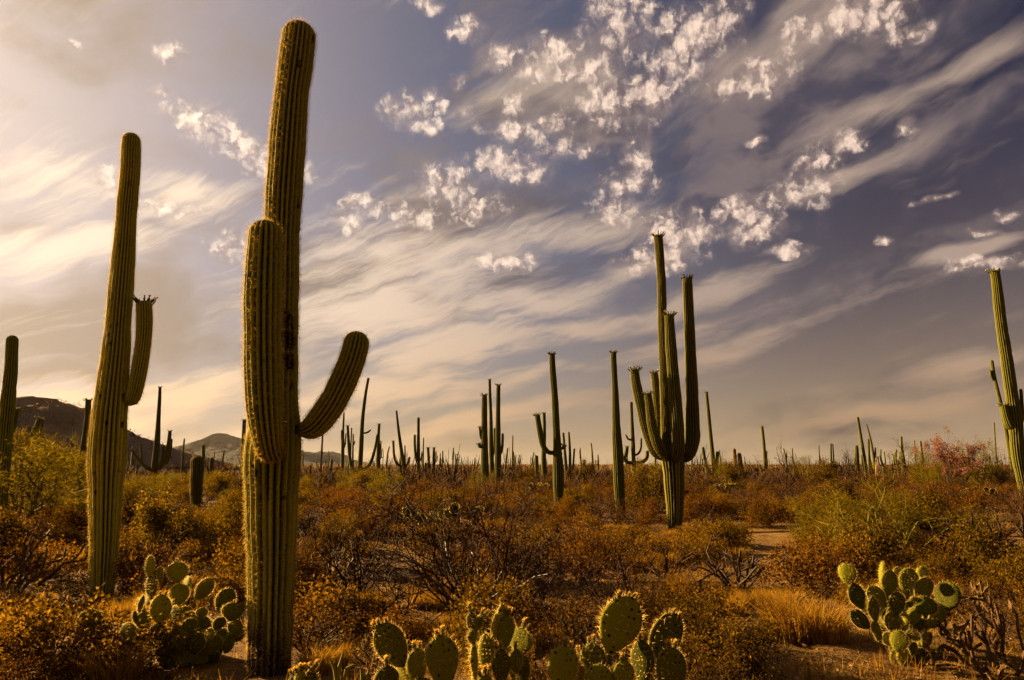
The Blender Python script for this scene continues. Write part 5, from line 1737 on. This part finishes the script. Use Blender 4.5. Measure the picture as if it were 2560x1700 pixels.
# -- scrub of the far plain, which reads as one mass
def far_scrub():
    rs = np.random.RandomState(31)
    g = Geo()
    for n, y0, y1, nl, ns, size in ((1700, 33, 90, 130, 12, .085), (2200, 90, 260, 34, 4, .2), (2600, 260, 1500, 10, 0, .8)):
        Y = y0 + (y1 - y0) * rs.rand(n) ** 1.2
        x = (rs.rand(n) * 2 - 1) * Y * .86
        keep = ~((Y > 100) & (x < -.36 * Y))
        Y, x = Y[keep], x[keep]
        m = len(x)
        w = (.5 + .7 * rs.rand(m)) * (1 + (Y - y0) / (y1 - y0) * .4)
        h = np.minimum(.55 + .75 * rs.rand(m) ** 1.5 + (rs.rand(m) < .06) * .9, 1.9)
        k = np.clip((900 - np.hypot(x, Y)) / 600, 0, 1)
        base = np.stack([x, Y, gz(x, Y) * k], 1)
        mat = rs.choice([0, 1, 2, 3], m, p=[.42, .26, .20, .12])
        for q in range(4):
            sel = mat == q
            if not sel.any():
                continue
            d = rs.normal(size=(sel.sum(), nl, 3))
            d /= np.linalg.norm(d, axis=2, keepdims=True)
            rad = rs.rand(sel.sum(), nl, 1) ** .4
            d = d * rad
            pos = base[sel][:, None] + np.stack([d[..., 0] * w[sel][:, None], d[..., 1] * w[sel][:, None], (np.abs(d[..., 2])) * h[sel][:, None]], -1)
            leaves(g, pos.reshape(-1, 3), rs, size, size * .55, q)
        if ns:
            r2 = np.repeat(np.arange(m), ns)
            a = rs.rand(m * ns) * 6.283
            e = base[r2] + np.stack([np.cos(a) * w[r2] * .8, np.sin(a) * w[r2] * .8, h[r2] * (.8 + .4 * rs.rand(m * ns))], 1)
            tubes(g, np.column_stack([base[r2], e, np.full(m * ns, .02), np.full(m * ns, .008)]), 3, 4)
    tag(link('far_scrub', g.mesh('far_scrub', [M['leaf_brown'], M['leaf_gold'], M['leaf_olive'], M['leaf_verde'], M['twig_red']])), 'mass of far desert scrub reaching to the horizon', 'scrub', kind='stuff')
    # bushes on the hill
    g = Geo()
    n = 420
    Yh = 106 + 60 * rs.rand(n)
    xh = -150 + 90 * rs.rand(n)
    for i in range(n):
        z = hill_z(xh[i], Yh[i])
        if z < .3:
            continue
        w, hh = .5 + .8 * rs.rand(), .5 + .7 * rs.rand()
        d = rs.normal(size=(26, 3))
        d /= np.linalg.norm(d, axis=1, keepdims=True)
        leaves(g, np.array([xh[i], Yh[i], z - .2]) + d * (w, w, hh) + (0, 0, .2), rs, .3, .2, rs.choice([0, 1, 2], p=[.3, .45, .25]))
    tag(link('hill_scrub', g.mesh('hill_scrub', [M['leaf_creo'], M['leaf_olive'], M['leaf_brown']])), 'scattered scrub on the slopes of the left hill', 'scrub', kind='stuff')


far_scrub()


# -- the warm air of the evening
def haze():
    v = [(x, y, z) for x in (-6100, 6100) for y in (-6100, 6100) for z in (-3, 92)]
    q = [(0, 1, 3, 2), (4, 6, 7, 5), (0, 4, 5, 1), (2, 3, 7, 6), (0, 2, 6, 4), (1, 5, 7, 3)]
    m = bpy.data.materials.new('evening_air')
    m.use_nodes = True
    m.node_tree.nodes.clear()
    b = NB(m.node_tree)
    o = b.n('ShaderNodeOutputMaterial')
    vol = b.n('ShaderNodeVolumePrincipled')
    b.put(vol.inputs['Color'], (.93, .86, .80))
    b.put(vol.inputs['Density'], HAZE)
    b.put(vol.inputs['Anisotropy'], .55)
    m.node_tree.links.new(vol.outputs[0], o.inputs['Volume'])
    tag(link('haze', build_mesh('haze', v, q, mats=[m])), 'warm evening haze over the plain', 'haze', kind='stuff')


HAZE = 0.00002
if HAZE:
    haze()
